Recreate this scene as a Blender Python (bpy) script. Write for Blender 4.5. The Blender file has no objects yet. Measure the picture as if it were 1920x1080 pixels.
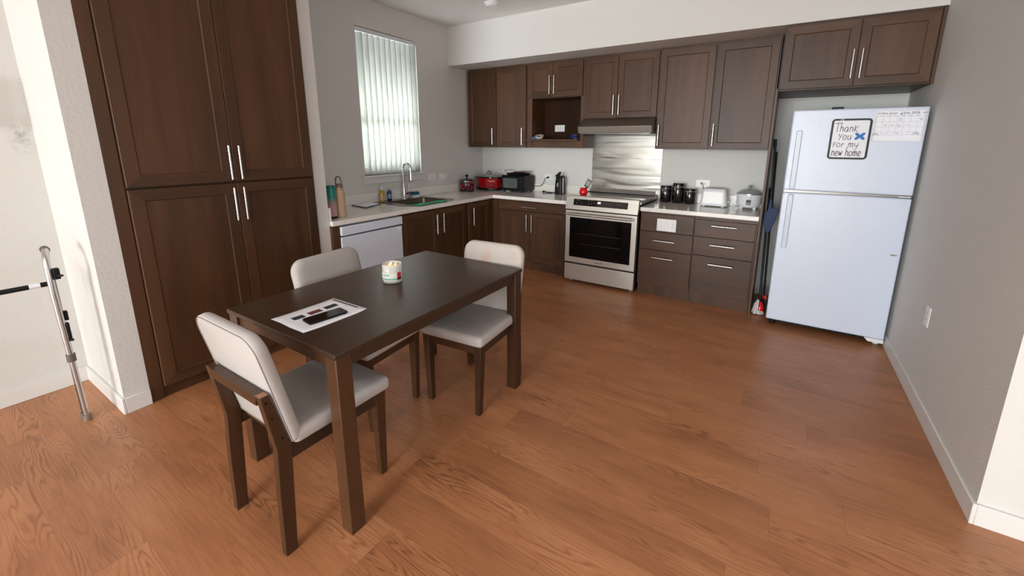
import bpy, bmesh, math, random
from mathutils import Vector, Matrix
sc = bpy.context.scene
COL = sc.collection
PI = math.pi
R = math.radians

# ------------------------------------------------------------------ camera
def make_camera():
    yaw, pi_, ro, f, u0, v0 = 0.5541, -0.2095, 0.0057, 773.0, 983.2, 434.8
    F = Vector((-math.sin(yaw)*math.cos(pi_), math.cos(yaw)*math.cos(pi_), math.sin(pi_)))
    Rt = F.cross(Vector((0, 0, 1))).normalized(); U = Rt.cross(F)
    R2 = Rt*math.cos(ro)+U*math.sin(ro); U2 = U*math.cos(ro)-Rt*math.sin(ro)
    cam = bpy.data.cameras.new('camera'); o = bpy.data.objects.new('camera', cam); COL.objects.link(o)
    o.matrix_world = Matrix(((R2.x, U2.x, -F.x, 3.5387), (R2.y, U2.y, -F.y, -4.6141), (R2.z, U2.z, -F.z, 1.4727), (0, 0, 0, 1)))
    cam.sensor_width = 36; cam.lens = f/1920*36
    cam.shift_x = (960-u0)/1920; cam.shift_y = (v0-540)/1920
    cam.clip_start = 0.02
    sc.camera = o
make_camera()
# ------------------------------------------------------------------ world, lights, exposure
sc.view_settings.view_transform = 'Standard'
sc.view_settings.look = 'None'
sc.view_settings.gamma = 1
sc.view_settings.use_curve_mapping = False
sc.view_settings.exposure = 0.13
w = bpy.data.worlds.new('world'); sc.world = w; w.use_nodes = True
wb = w.node_tree.nodes['Background']
wb.inputs[0].default_value = (0.72, 0.86, 1.0, 1); wb.inputs[1].default_value = 1.1
def area(name, loc, rot, sx, sy, power, col):
    l = bpy.data.lights.new(name, 'AREA'); l.shape = 'RECTANGLE'; l.size = sx; l.size_y = sy; l.energy = power; l.color = col
    o = bpy.data.objects.new(name, l); COL.objects.link(o); o.location = loc; o.rotation_euler = rot
    return o
# daylight through the glazed opening behind the photographer, and through the kitchen window
area('daylight_rear_glazing', (2.2, -14.15, 1.40), (R(90), 0, 0), 4.2, 2.4, 760, (0.905, 0.975, 1.0))
area('added_side_fill', (6.72, -5.0, 1.45), (0, R(90), 0), 1.4, 1.8, 34, (0.86, 0.92, 1.0))  # added side fill to lift the window wall; no such window known
area('daylight_kitchen_window', (-0.80, -1.53, 1.45), (0, R(-112), 0), 1.6, 1.1, 150, (0.90, 0.96, 1.0))

area('added_overhead_fill', (2.5, -5.9, 2.735), (0, 0, 0), 0.5, 0.5, 30, (0.93, 0.97, 1.0))  # added overhead fill for floor and tabletop, from an unseen made-up lamp

# ------------------------------------------------------------------ material helpers
def lin(c):
    def f(v):
        v /= 255.0
        return v/12.92 if v <= 0.04045 else ((v+0.055)/1.055)**2.4
    return (f(c[0]), f(c[1]), f(c[2]), 1)
def newmat(name):
    m = bpy.data.materials.new(name); m.use_nodes = True
    nt = m.node_tree; b = nt.nodes['Principled BSDF']
    return m, nt, b
def N(nt, t, **kw):
    n = nt.nodes.new(t)
    for k, v in kw.items():
        if k.startswith('i_'):
            key = k[2:]
            n.inputs[int(key) if key.isdigit() else key].default_value = v
        else: setattr(n, k, v)
    return n
def plain(name, rgb, rough=0.5, metal=0.0, bump=0.0, bscale=60, var=0.0, coat=0.0, spec=0.5, aniso=None):
    m, nt, b = newmat(name)
    b.inputs['Base Color'].default_value = lin(rgb)
    b.inputs['Roughness'].default_value = rough; b.inputs['Metallic'].default_value = metal
    b.inputs['Coat Weight'].default_value = coat; b.inputs['Specular IOR Level'].default_value = spec
    tc = N(nt, 'ShaderNodeTexCoord')
    if bump or var:
        no = N(nt, 'ShaderNodeTexNoise', i_Scale=bscale, i_Detail=4.0); nt.links.new(tc.outputs['Object'], no.inputs['Vector'])
    if bump:
        bp = N(nt, 'ShaderNodeBump', i_Strength=bump, i_Distance=0.004)
        nt.links.new(no.outputs['Fac'], bp.inputs['Height']); nt.links.new(bp.outputs['Normal'], b.inputs['Normal'])
    if var:
        mx = N(nt, 'ShaderNodeMix', data_type='RGBA'); c = lin(rgb)
        mx.inputs[6].default_value = tuple(v*(1-var) for v in c[:3])+(1,); mx.inputs[7].default_value = tuple(min(1, v*(1+var)) for v in c[:3])+(1,)
        nt.links.new(no.outputs['Fac'], mx.inputs[0]); nt.links.new(mx.outputs[2], b.inputs['Base Color'])
    return m
def wood(name, dark, light, scale, rough=0.42, streak=9.0, bump=0.05):
    """scale: 3-vector multiplying object coordinates; the grain runs along the smallest."""
    m, nt, b = newmat(name)
    tc = N(nt, 'ShaderNodeTexCoord'); oi = N(nt, 'ShaderNodeObjectInfo')
    ml = N(nt, 'ShaderNodeVectorMath', operation='MULTIPLY'); ml.inputs[1].default_value = (13.1, 7.7, 9.3)
    cx = N(nt, 'ShaderNodeCombineXYZ')
    for i in range(3): nt.links.new(oi.outputs['Random'], cx.inputs[i])
    nt.links.new(cx.outputs[0], ml.inputs[0])
    ad = N(nt, 'ShaderNodeVectorMath', operation='ADD'); nt.links.new(tc.outputs['Object'], ad.inputs[0]); nt.links.new(ml.outputs[0], ad.inputs[1])
    sv = N(nt, 'ShaderNodeVectorMath', operation='MULTIPLY'); sv.inputs[1].default_value = scale; nt.links.new(ad.outputs[0], sv.inputs[0])
    n1 = N(nt, 'ShaderNodeTexNoise', i_Scale=streak, i_Detail=8.0, i_Roughness=0.65, i_Distortion=0.4); nt.links.new(sv.outputs[0], n1.inputs['Vector'])
    n2 = N(nt, 'ShaderNodeTexNoise', i_Scale=1.6, i_Detail=2.0); nt.links.new(sv.outputs[0], n2.inputs['Vector'])
    sm = N(nt, 'ShaderNodeMath', operation='ADD'); nt.links.new(n1.outputs['Fac'], sm.inputs[0]); nt.links.new(n2.outputs['Fac'], sm.inputs[1])
    mr = N(nt, 'ShaderNodeMapRange'); mr.inputs['From Min'].default_value = 0.7; mr.inputs['From Max'].default_value = 1.3
    nt.links.new(sm.outputs[0], mr.inputs['Value'])
    mx = N(nt, 'ShaderNodeMix', data_type='RGBA'); mx.inputs[6].default_value = lin(dark); mx.inputs[7].default_value = lin(light)
    nt.links.new(mr.outputs[0], mx.inputs[0]); nt.links.new(mx.outputs[2], b.inputs['Base Color'])
    b.inputs['Roughness'].default_value = rough; b.inputs['Specular IOR Level'].default_value = 0.36
    bp = N(nt, 'ShaderNodeBump', i_Strength=bump, i_Distance=0.002); nt.links.new(n1.outputs['Fac'], bp.inputs['Height']); nt.links.new(bp.outputs['Normal'], b.inputs['Normal'])
    return m
def glassm(name, rgb=(255, 255, 255), rough=0.02, alpha=0.0):
    m, nt, b = newmat(name)
    b.inputs['Base Color'].default_value = lin(rgb); b.inputs['Transmission Weight'].default_value = 1.0
    b.inputs['Roughness'].default_value = rough; b.inputs['IOR'].default_value = 1.25
    return m

# ------------------------------------------------------------------ materials
CD, CL = (58, 36, 19), (93, 62, 39)
M = {}
M['cab_v'] = wood('cabinet_wood_vertical', CD, CL, (1, 1, 0.09))
M['cab_h'] = wood('cabinet_wood_horizontal', CD, CL, (0.09, 0.09, 1))
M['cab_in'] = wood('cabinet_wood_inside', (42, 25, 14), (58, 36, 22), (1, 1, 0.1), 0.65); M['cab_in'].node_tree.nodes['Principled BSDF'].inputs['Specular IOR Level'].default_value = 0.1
M['furn_v'] = wood('espresso_wood_legs', (54, 34, 20), (86, 57, 37), (1, 1, 0.07), 0.33)
M['furn_y'] = wood('espresso_wood_top', (54, 38, 26), (71, 51, 36), (1, 0.07, 1), 0.34, 6.0)
M['furn_x'] = wood('espresso_wood_rails', (54, 34, 20), (86, 57, 37), (0.08, 0.5, 1), 0.33)
M['endgrain'] = plain('pale_raw_wood', (150, 105, 82), 0.6, var=0.2)
M['paint'] = plain('wall_paint', (218, 216, 211), 0.75, bump=0.35, bscale=55)
M['ceil'] = plain('ceiling_paint', (236, 235, 230), 0.85, bump=0.5, bscale=45)
M['trim'] = plain('trim_paint', (226, 224, 220), 0.42)
M['metal'] = plain('brushed_nickel', (206, 204, 200), 0.28, 1.0)
M['chrome'] = plain('chrome', (220, 222, 226), 0.08, 1.0)
M['alu'] = plain('aluminium_tube', (196, 194, 192), 0.34, 1.0)
M['black'] = plain('black_plastic', (12, 12, 13), 0.4, spec=0.3)
M['blackmat'] = plain('black_matte', (15, 14, 14), 0.6, spec=0.3)
M['darkgrey'] = plain('dark_grey_rubber', (98, 92, 88), 0.65)
M['glossblk'] = plain('black_ceramic', (8, 8, 10), 0.08, coat=0.5)
M['white'] = plain('white_plastic', (230, 232, 236), 0.35)
M['offwhite'] = plain('white_plate', (236, 235, 230), 0.3)
M['slot'] = plain('outlet_slot', (70, 68, 66), 0.5)
M['applwhite'] = plain('white_enamel', (218, 224, 236), 0.3, bump=0.0)
M['paper'] = plain('paper', (246, 248, 255), 0.7)
M['ink'] = plain('black_ink', (35, 34, 40), 0.6)
M['inkgrey'] = plain('grey_ink', (182, 180, 192), 0.6)
M['marker'] = plain('purple_marker', (88, 62, 92), 0.5)
M['blue'] = plain('blue_foam', (20, 110, 190), 0.5)
M['redgloss'] = plain('red_enamel', (150, 8, 16), 0.15, coat=0.6)
M['redbright'] = plain('red_ceramic', (225, 22, 32), 0.12, coat=0.4)
M['rug'] = plain('grey_seam', (150, 142, 134), 0.8)

def fabric(name, rgb, stain=False):
    m, nt, b = newmat(name)
    tc = N(nt, 'ShaderNodeTexCoord')
    n1 = N(nt, 'ShaderNodeTexNoise', i_Scale=420.0, i_Detail=2.0); nt.links.new(tc.outputs['Object'], n1.inputs['Vector'])
    n2 = N(nt, 'ShaderNodeTexNoise', i_Scale=9.0, i_Detail=3.0); nt.links.new(tc.outputs['Object'], n2.inputs['Vector'])
    mr = N(nt, 'ShaderNodeMapRange'); nt.links.new(n2.outputs['Fac'], mr.inputs['Value'])
    mr.inputs['From Min'].default_value = 0.55 if stain else 0.3; mr.inputs['From Max'].default_value = 0.72
    mr.inputs['To Max'].default_value = 0.75 if stain else 0.3
    mx = N(nt, 'ShaderNodeMix', data_type='RGBA'); mx.inputs[6].default_value = lin(rgb)
    mx.inputs[7].default_value = lin((196, 168, 150)) if stain else lin(tuple(v*0.94 for v in rgb))
    nt.links.new(mr.outputs[0], mx.inputs[0]); nt.links.new(mx.outputs[2], b.inputs['Base Color'])
    b.inputs['Roughness'].default_value = 0.85; b.inputs['Sheen Weight'].default_value = 0.05
    bp = N(nt, 'ShaderNodeBump', i_Strength=0.25, i_Distance=0.001); nt.links.new(n1.outputs['Fac'], bp.inputs['Height']); nt.links.new(bp.outputs['Normal'], b.inputs['Normal'])
    return m
M['fabric'] = fabric('cream_upholstery', (184, 178, 173))
M['fabric_st'] = fabric('cream_upholstery_stained', (200, 192, 184), True)

def floor_mat():
    m, nt, b = newmat('vinyl_plank_floor')
    L = nt.links.new
    tc = N(nt, 'ShaderNodeTexCoord'); sp = N(nt, 'ShaderNodeSeparateXYZ'); L(tc.outputs['Object'], sp.inputs[0])
    def math_(op, a=None, b_=None, va=None, vb=None):
        n = N(nt, 'ShaderNodeMath', operation=op)
        if a is not None: L(a, n.inputs[0])
        elif va is not None: n.inputs[0].default_value = va
        if b_ is not None: L(b_, n.inputs[1])
        elif vb is not None: n.inputs[1].default_value = vb
        return n.outputs[0]
    W, LN = 0.178, 1.22
    yr = math_('DIVIDE', sp.outputs[1], vb=W); row = math_('FLOOR', yr); fy = math_('FRACT', yr)
    wn = N(nt, 'ShaderNodeTexWhiteNoise', noise_dimensions='1D'); L(row, wn.inputs['W'])
    xo = math_('ADD', math_('DIVIDE', sp.outputs[0], vb=LN), wn.outputs['Value']); colm = math_('FLOOR', xo); fx = math_('FRACT', xo)
    cv = N(nt, 'ShaderNodeCombineXYZ'); L(row, cv.inputs[0]); L(colm, cv.inputs[1])
    w2 = N(nt, 'ShaderNodeTexWhiteNoise', noise_dimensions='2D'); L(cv.outputs[0], w2.inputs['Vector'])
    # seam mask
    ey = math_('MINIMUM', fy, math_('SUBTRACT', None, fy, va=1.0)); ex = math_('MINIMUM', fx, math_('SUBTRACT', None, fx, va=1.0))
    sy = math_('LESS_THAN', ey, vb=0.007); sx = math_('LESS_THAN', ex, vb=0.0012); seam = math_('MAXIMUM', sy, sx)
    # grain coordinates
    off = N(nt, 'ShaderNodeVectorMath', operation='SCALE'); off.inputs['Scale'].default_value = 17.0; L(w2.outputs['Color'], off.inputs[0])
    ad = N(nt, 'ShaderNodeVectorMath', operation='ADD'); L(tc.outputs['Object'], ad.inputs[0]); L(off.outputs[0], ad.inputs[1])
    s1 = N(nt, 'ShaderNodeVectorMath', operation='MULTIPLY'); s1.inputs[1].default_value = (1.0, 8.5, 1.0); L(ad.outputs[0], s1.inputs[0])
    ncat = N(nt, 'ShaderNodeTexNoise', i_Scale=1.3, i_Detail=2.5, i_Roughness=0.4, i_Distortion=0.2); L(s1.outputs[0], ncat.inputs['Vector'])
    rings = math_('SINE', math_('MULTIPLY', ncat.outputs['Fac'], vb=120.0))
    ring01 = math_('MULTIPLY_ADD', rings, vb=0.5); nt.nodes[-1].inputs[2].default_value = 0.5
    s2 = N(nt, 'ShaderNodeVectorMath', operation='MULTIPLY'); s2.inputs[1].default_value = (3.0, 70.0, 1.0); L(ad.outputs[0], s2.inputs[0])
    nf = N(nt, 'ShaderNodeTexNoise', i_Scale=2.0, i_Detail=6.0, i_Roughness=0.7); L(s2.outputs[0], nf.inputs['Vector'])
    s3 = N(nt, 'ShaderNodeVectorMath', operation='MULTIPLY'); s3.inputs[1].default_value = (1.2, 4.5, 1.0); L(ad.outputs[0], s3.inputs[0])
    nm_ = N(nt, 'ShaderNodeTexNoise', i_Scale=1.3, i_Detail=1.0); L(s3.outputs[0], nm_.inputs['Vector'])
    mk = N(nt, 'ShaderNodeMapRange'); L(nm_.outputs['Fac'], mk.inputs['Value']); mk.inputs['From Min'].default_value = 0.46; mk.inputs['From Max'].default_value = 0.66
    s4 = N(nt, 'ShaderNodeVectorMath', operation='MULTIPLY'); s4.inputs[1].default_value = (1.0, 3.0, 1.0); L(ad.outputs[0], s4.inputs[0])
    nb_ = N(nt, 'ShaderNodeTexNoise', i_Scale=1.8, i_Detail=2.0); L(s4.outputs[0], nb_.inputs['Vector'])
    rg_ = math_('MULTIPLY', math_('SUBTRACT', None, math_('POWER', ring01, vb=3.0), va=0.35), mk.outputs[0])
    g = math_('ADD', math_('ADD', math_('MULTIPLY', rg_, vb=0.21), math_('MULTIPLY', nf.outputs['Fac'], vb=0.55)), math_('MULTIPLY', nb_.outputs['Fac'], vb=0.5))
    rp = N(nt, 'ShaderNodeValToRGB'); L(g, rp.inputs[0])
    e = rp.color_ramp.elements; e[0].position = 0.30; e[0].color = lin((138, 89, 59)); e[1].position = 0.76; e[1].color = lin((196, 139, 98))
    k = e.new(0.53); k.color = lin((176, 117, 78))
    tone = N(nt, 'ShaderNodeMapRange'); L(w2.outputs['Value'], tone.inputs['Value']); tone.inputs['To Min'].default_value = 0.93; tone.inputs['To Max'].default_value = 1.05
    hs = N(nt, 'ShaderNodeHueSaturation'); L(rp.outputs[0], hs.inputs['Color']); L(tone.outputs[0], hs.inputs['Value'])
    mx = N(nt, 'ShaderNodeMix', data_type='RGBA'); L(math_('MULTIPLY', seam, vb=0.22), mx.inputs[0]); L(hs.outputs[0], mx.inputs[6]); mx.inputs[7].default_value = lin((88, 50, 32))
    L(mx.outputs[2], b.inputs['Base Color'])
    b.inputs['Roughness'].default_value = 0.36; b.inputs['Specular IOR Level'].default_value = 0.42
    bp = N(nt, 'ShaderNodeBump', i_Strength=0.10, i_Distance=0.002); L(g, bp.inputs['Height']); L(bp.outputs['Normal'], b.inputs['Normal'])
    return m
M['floor'] = floor_mat()

def counter_mat():
    m, nt, b = newmat('speckled_quartz'); tc = N(nt, 'ShaderNodeTexCoord')
    v = N(nt, 'ShaderNodeTexVoronoi', i_Scale=170.0); nt.links.new(tc.outputs['Object'], v.inputs['Vector'])
    r = N(nt, 'ShaderNodeValToRGB'); nt.links.new(v.outputs['Color'], r.inputs[0])
    r.color_ramp.elements[0].color = lin((222, 217, 208)); r.color_ramp.elements[1].color = lin((240, 236, 229)); r.color_ramp.elements[1].position = 0.35
    nt.links.new(r.outputs[0], b.inputs['Base Color']); b.inputs['Roughness'].default_value = 0.1; b.inputs['Specular IOR Level'].default_value = 0.7
    return m
M['counter'] = counter_mat()

def steel(name, rgb, rough, wave=0.0, sc_=(0.6, 1, 60)):
    m, nt, b = newmat(name); tc = N(nt, 'ShaderNodeTexCoord')
    b.inputs['Base Color'].default_value = lin(rgb); b.inputs['Metallic'].default_value = 1.0; b.inputs['Roughness'].default_value = rough
    s = N(nt, 'ShaderNodeVectorMath', operation='MULTIPLY'); s.inputs[1].default_value = sc_; nt.links.new(tc.outputs['Object'], s.inputs[0])
    n = N(nt, 'ShaderNodeTexNoise', i_Scale=6.0, i_Detail=3.0); nt.links.new(s.outputs[0], n.inputs['Vector'])
    bp = N(nt, 'ShaderNodeBump', i_Strength=0.08, i_Distance=0.001); nt.links.new(n.outputs['Fac'], bp.inputs['Height'])
    last = bp
    if wave:
        s2 = N(nt, 'ShaderNodeVectorMath', operation='MULTIPLY'); s2.inputs[1].default_value = (0.7, 1, 5.5); nt.links.new(tc.outputs['Object'], s2.inputs[0])
        n2 = N(nt, 'ShaderNodeTexNoise', i_Scale=1.7, i_Detail=1.0, i_Distortion=0.6); nt.links.new(s2.outputs[0], n2.inputs['Vector'])
        b2 = N(nt, 'ShaderNodeBump', i_Strength=wave, i_Distance=0.05); nt.links.new(n2.outputs['Fac'], b2.inputs['Height']); nt.links.new(bp.outputs['Normal'], b2.inputs['Normal'])
        last = b2
    nt.links.new(last.outputs['Normal'], b.inputs['Normal'])
    return m
M['steel'] = steel('stainless_steel', (205, 200, 192), 0.38)
M['steelsplash'] = steel('stainless_backsplash', (158, 156, 149), 0.27, 0.24)
M['steeldark'] = steel('dark_steel', (120, 118, 114), 0.3)

def fridge_mat():
    m, nt, b = newmat('textured_white_enamel'); tc = N(nt, 'ShaderNodeTexCoord')
    b.inputs['Base Color'].default_value = lin((212, 221, 238)); b.inputs['Roughness'].default_value = 0.16
    n = N(nt, 'ShaderNodeTexNoise', i_Scale=190.0, i_Detail=2.0); nt.links.new(tc.outputs['Object'], n.inputs['Vector'])
    bp = N(nt, 'ShaderNodeBump', i_Strength=0.36, i_Distance=0.003); nt.links.new(n.outputs['Fac'], bp.inputs['Height']); nt.links.new(bp.outputs['Normal'], b.inputs['Normal'])
    return m
M['fridge'] = fridge_mat()

def blind_mat():
    m, nt, b = newmat('vinyl_blind_slat')
    out = nt.nodes['Material Output']; b.inputs['Base Color'].default_value = lin((234, 234, 230)); b.inputs['Roughness'].default_value = 0.5
    tr = N(nt, 'ShaderNodeBsdfTranslucent'); tr.inputs['Color'].default_value = lin((236, 238, 232))
    mx = N(nt, 'ShaderNodeMixShader'); mx.inputs[0].default_value = 0.55
    nt.links.new(b.outputs[0], mx.inputs[1]); nt.links.new(tr.outputs[0], mx.inputs[2]); nt.links.new(mx.outputs[0], out.inputs['Surface'])
    return m
M['blind'] = blind_mat()
M['glass'] = glassm('window_glass')
M['lidglass'] = glassm('lid_glass', (230, 238, 236), 0.03)
M['lidglass'] = plain('pale_lid_glass', (176, 186, 184), 0.06, coat=0.5); M['lidglass'].node_tree.nodes['Principled BSDF'].inputs['Alpha'].default_value = 0.5
M['ovenglass'] = plain('oven_black_glass', (6, 6, 7), 0.1, spec=0.22)
M['cooktop'] = plain('cooktop_glass', (112, 107, 100), 0.14, spec=1.0, coat=1.0)  # grey base stands in for the steel reflected in black glass
M['ventsteel'] = steel('vent_steel', (216, 213, 206), 0.55)
M['sinksteel'] = steel('sink_steel', (138, 130, 120), 0.3)
M['hoodsteel'] = steel('hood_steel', (172, 169, 160), 0.46)
def scuff_paint():
    m, nt, b = newmat('wall_paint_scuffed'); tc = N(nt, 'ShaderNodeTexCoord')
    b.inputs['Roughness'].default_value = 0.75
    n = N(nt, 'ShaderNodeTexNoise', i_Scale=55.0, i_Detail=4.0); nt.links.new(tc.outputs['Object'], n.inputs['Vector'])
    bp = N(nt, 'ShaderNodeBump', i_Strength=0.35, i_Distance=0.004); nt.links.new(n.outputs['Fac'], bp.inputs['Height']); nt.links.new(bp.outputs['Normal'], b.inputs['Normal'])
    mp = N(nt, 'ShaderNodeVectorMath', operation='SUBTRACT'); mp.inputs[1].default_value = (-0.048, -4.085, 1.50); nt.links.new(tc.outputs['Object'], mp.inputs[0])
    s = N(nt, 'ShaderNodeVectorMath', operation='MULTIPLY'); s.inputs[1].default_value = (1, 14, 8); nt.links.new(mp.outputs[0], s.inputs[0])
    ln = N(nt, 'ShaderNodeVectorMath', operation='LENGTH'); nt.links.new(s.outputs[0], ln.inputs[0])
    mr = N(nt, 'ShaderNodeMapRange'); mr.inputs['From Min'].default_value = 0.1; mr.inputs['From Max'].default_value = 1.0; mr.inputs['To Min'].default_value = 1; mr.inputs['To Max'].default_value = 0
    nt.links.new(ln.outputs['Value'], mr.inputs['Value'])
    n2 = N(nt, 'ShaderNodeTexNoise', i_Scale=26.0, i_Detail=6.0, i_Roughness=0.8); nt.links.new(tc.outputs['Object'], n2.inputs['Vector'])
    m2 = N(nt, 'ShaderNodeMapRange'); m2.inputs['From Min'].default_value = 0.42; m2.inputs['From Max'].default_value = 0.75; nt.links.new(n2.outputs['Fac'], m2.inputs['Value'])
    mu = N(nt, 'ShaderNodeMath', operation='MULTIPLY'); nt.links.new(mr.outputs[0], mu.inputs[0]); nt.links.new(m2.outputs[0], mu.inputs[1])
    mx = N(nt, 'ShaderNodeMix', data_type='RGBA'); nt.links.new(mu.outputs[0], mx.inputs[0]); mx.inputs[6].default_value = lin((218, 216, 211)); mx.inputs[7].default_value = lin((120, 116, 108))
    nt.links.new(mx.outputs[2], b.inputs['Base Color'])
    return m
M['paint_scuff'] = scuff_paint()

# ------------------------------------------------------------------ mesh helpers
def BM(): return bmesh.new()
def box(bm, x0, x1, y0, y1, z0, z1, mi=0):
    vs = [bm.verts.new(p) for p in ((x0,y0,z0),(x1,y0,z0),(x1,y1,z0),(x0,y1,z0),(x0,y0,z1),(x1,y0,z1),(x1,y1,z1),(x0,y1,z1))]
    for q in ((0,3,2,1),(4,5,6,7),(0,1,5,4),(1,2,6,5),(2,3,7,6),(3,0,4,7)):
        f = bm.faces.new([vs[i] for i in q]); f.material_index = mi
    return vs
def loft(bm, loops, cap0=True, cap1=True, mi=0):
    """loops: list of equally long point lists -> skin"""
    rows = [[bm.verts.new(p) for p in lp] for lp in loops]
    n = len(rows[0])
    for a, b in zip(rows, rows[1:]):
        for i in range(n):
            f = bm.faces.new((a[i], a[(i+1) % n], b[(i+1) % n], b[i])); f.material_index = mi
    if cap0: bm.faces.new(list(reversed(rows[0]))).material_index = mi
    if cap1: bm.faces.new(rows[-1]).material_index = mi
def lathe(bm, prof, c=(0, 0, 0), n=28, sx=1.0, sy=1.0, mi=0, cap0=True, cap1=True):
    loops = [[(c[0]+r*sx*math.cos(2*PI*i/n), c[1]+r*sy*math.sin(2*PI*i/n), c[2]+z) for i in range(n)] for r, z in prof]
    loft(bm, loops, cap0, cap1, mi)
def tube(bm, pts, r, n=10, mi=0):
    pts = [Vector(p) for p in pts]; rr = r if isinstance(r, (list, tuple)) else [r]*len(pts)
    up = None; loops = []
    for i, p in enumerate(pts):
        d = (pts[min(i+1, len(pts)-1)]-pts[max(i-1, 0)]).normalized()
        if up is None: up = d.orthogonal().normalized()
        up = (up-d*up.dot(d)).normalized(); s = d.cross(up)
        loops.append([p+(up*math.cos(2*PI*k/n)+s*math.sin(2*PI*k/n))*rr[i] for k in range(n)])
    loft(bm, loops, mi=mi)
def prism(bm, poly, fn, t0, t1, mi=0):
    """poly list of (a,b); fn(a,b,t) -> point"""
    loft(bm, [[fn(a, b, t0) for a, b in poly], [fn(a, b, t1) for a, b in poly]], mi=mi)
def rrect(hx, hy, r, n=6, cx=0, cy=0, rb=None):
    """rounded rectangle outline (ccw); r radius of top corners, rb of bottom corners"""
    rb = r if rb is None else rb
    pts = []
    for (sx, sy, rad, a0) in ((1, -1, rb, -90), (1, 1, r, 0), (-1, 1, r, 90), (-1, -1, rb, 180)):
        for k in range(n+1):
            a = R(a0+90*k/n); pts.append((cx+sx*(hx-rad)+rad*math.cos(a), cy+sy*(hy-rad)+rad*math.sin(a)))
    return pts
def arc(cx, cy, r, a0, a1, n):
    return [(cx+r*math.cos(R(a0+(a1-a0)*i/n)), cy+r*math.sin(R(a0+(a1-a0)*i/n))) for i in range(n+1)]
def wloc(o):
    v = Vector((0, 0, 0))
    while o: v += Vector(o.location); o = o.parent
    return v
def part(name, bm, mats, parent=None, local=False, smooth=None, bevel=0.0, seg=2):
    if not isinstance(mats, (list, tuple)): mats = [mats]
    bmesh.ops.recalc_face_normals(bm, faces=bm.faces[:])
    if parent is not None and not local: bmesh.ops.translate(bm, verts=bm.verts[:], vec=-wloc(parent))
    me = bpy.data.meshes.new(name); bm.to_mesh(me); bm.free()
    for m in mats: me.materials.append(M[m] if isinstance(m, str) else m)
    if smooth:
        me.shade_smooth(); me.set_sharp_from_angle(angle=R(smooth))
    o = bpy.data.objects.new(name, me); COL.objects.link(o)
    if parent is not None: o.parent = parent
    if bevel:
        b = o.modifiers.new('bevel', 'BEVEL'); b.width = bevel; b.segments = seg; b.limit_method = 'ANGLE'; b.angle_limit = R(40)
        me.shade_smooth(); me.set_sharp_from_angle(angle=R(35))
    return o
def tag(o, label, cat, group=None):
    o['label'] = label; o['category'] = cat
    if group: o['group'] = group
    return o
def thing(name, loc, label, cat, group=None, rz=0):
    o = bpy.data.objects.new(name, None); COL.objects.link(o); o.location = loc; o.rotation_euler = (0, 0, rz); o.empty_display_size = 0.1
    return tag(o, label, cat, group)
def single(name, bm, mats, loc, label, cat, group=None, **kw):
    """a thing that is one mesh, geometry given in world coordinates"""
    bmesh.ops.translate(bm, verts=bm.verts[:], vec=-Vector(loc))
    o = part(name, bm, mats, None, **kw); o.location = loc
    return tag(o, label, cat, group)
def struct(name, bm, mats, **kw):
    o = part(name, bm, mats, None, **kw); o['kind'] = 'structure'; return o
def copy_tree(root):
    r = root.copy(); COL.objects.link(r)
    for ch in list(root.children):
        c = ch.copy(); COL.objects.link(c); c.parent = r
        for g in list(ch.children):
            d = g.copy(); COL.objects.link(d); d.parent = c
    return r
def text_bm(txt, size, depth=0.0004):
    cu = bpy.data.curves.new('t', 'FONT'); cu.body = txt; cu.size = size; cu.extrude = depth; cu.resolution_u = 3
    o = bpy.data.objects.new('t', cu); COL.objects.link(o)
    dg = bpy.context.evaluated_depsgraph_get(); me = bpy.data.meshes.new_from_object(o.evaluated_get(dg))
    bm = bmesh.new(); bm.from_mesh(me)
    bpy.data.objects.remove(o); bpy.data.curves.remove(cu); bpy.data.meshes.remove(me)
    return bm
def put_text(bm, txt, size, origin, ax=(1, 0, 0), up=(0, 0, 1), mi=0, stretch=1.0):
    t = text_bm(txt, size); ax = Vector(ax); up = Vector(up); nr = ax.cross(up)
    mp = {}
    for v in t.verts: mp[v] = bm.verts.new(Vector(origin)+ax*v.co.x*stretch+up*v.co.y+nr*v.co.z)
    for f in t.faces:
        try: bm.faces.new([mp[v] for v in f.verts]).material_index = mi
        except ValueError: pass
    t.free()

# ------------------------------------------------------------------ SETTING
ZC, W, XP, YR = 2.809, 4.345, 0.60, -14.0     # ceiling, right wall, pantry face, rear wall
bm = BM(); box(bm, -0.3, 6.9, YR-0.15, 0.15, -0.05, 0.0); struct('floor', bm, 'floor')
bm = BM(); box(bm, -0.2, 6.9, YR-0.15, 0.15, ZC, ZC+0.1); struct('ceiling', bm, 'ceil')
bm = BM(); box(bm, -0.2, W+0.12, 0.0, 0.12, 0, ZC); struct('wall_back', bm, 'paint')
# window wall with its opening
WY0, WY1, WZ0, WZ1 = -1.925, -1.160, 1.155, 2.552
bm = BM()
box(bm, -0.15, 0, -2.74, WY0, 0, ZC); box(bm, -0.15, 0, WY1, 0.0, 0, ZC); box(bm, -0.15, 0, WY0, WY1, 0, WZ0); box(bm, -0.15, 0, WY0, WY1, WZ1, ZC)
struct('wall_left', bm, 'paint')
bm = BM(); box(bm, -0.15, XP, -2.83, -2.74, 0, ZC); struct('wall_partition', bm, 'paint')
bm = BM(); box(bm, -0.15, XP, -4.047, -3.937, 0, ZC); struct('wall_stub', bm, 'paint')
bm = BM(); box(bm, -0.15, -0.048, YR, -4.047, 0, ZC); box(bm, -0.15, -0.048, -3.937, -2.83, 0, ZC); struct('wall_far_left', bm, 'paint_scuff')
bm = BM(); box(bm, W, W+0.12, -2.495, 0, 0, ZC); struct('wall_right', bm, 'paint')
bm = BM(); box(bm, W+0.12, 6.75, -2.495, -2.375, 0, ZC); struct('wall_return', bm, 'paint')
bm = BM()   # far right wall, unseen; its window opening is added for the side fill
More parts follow.
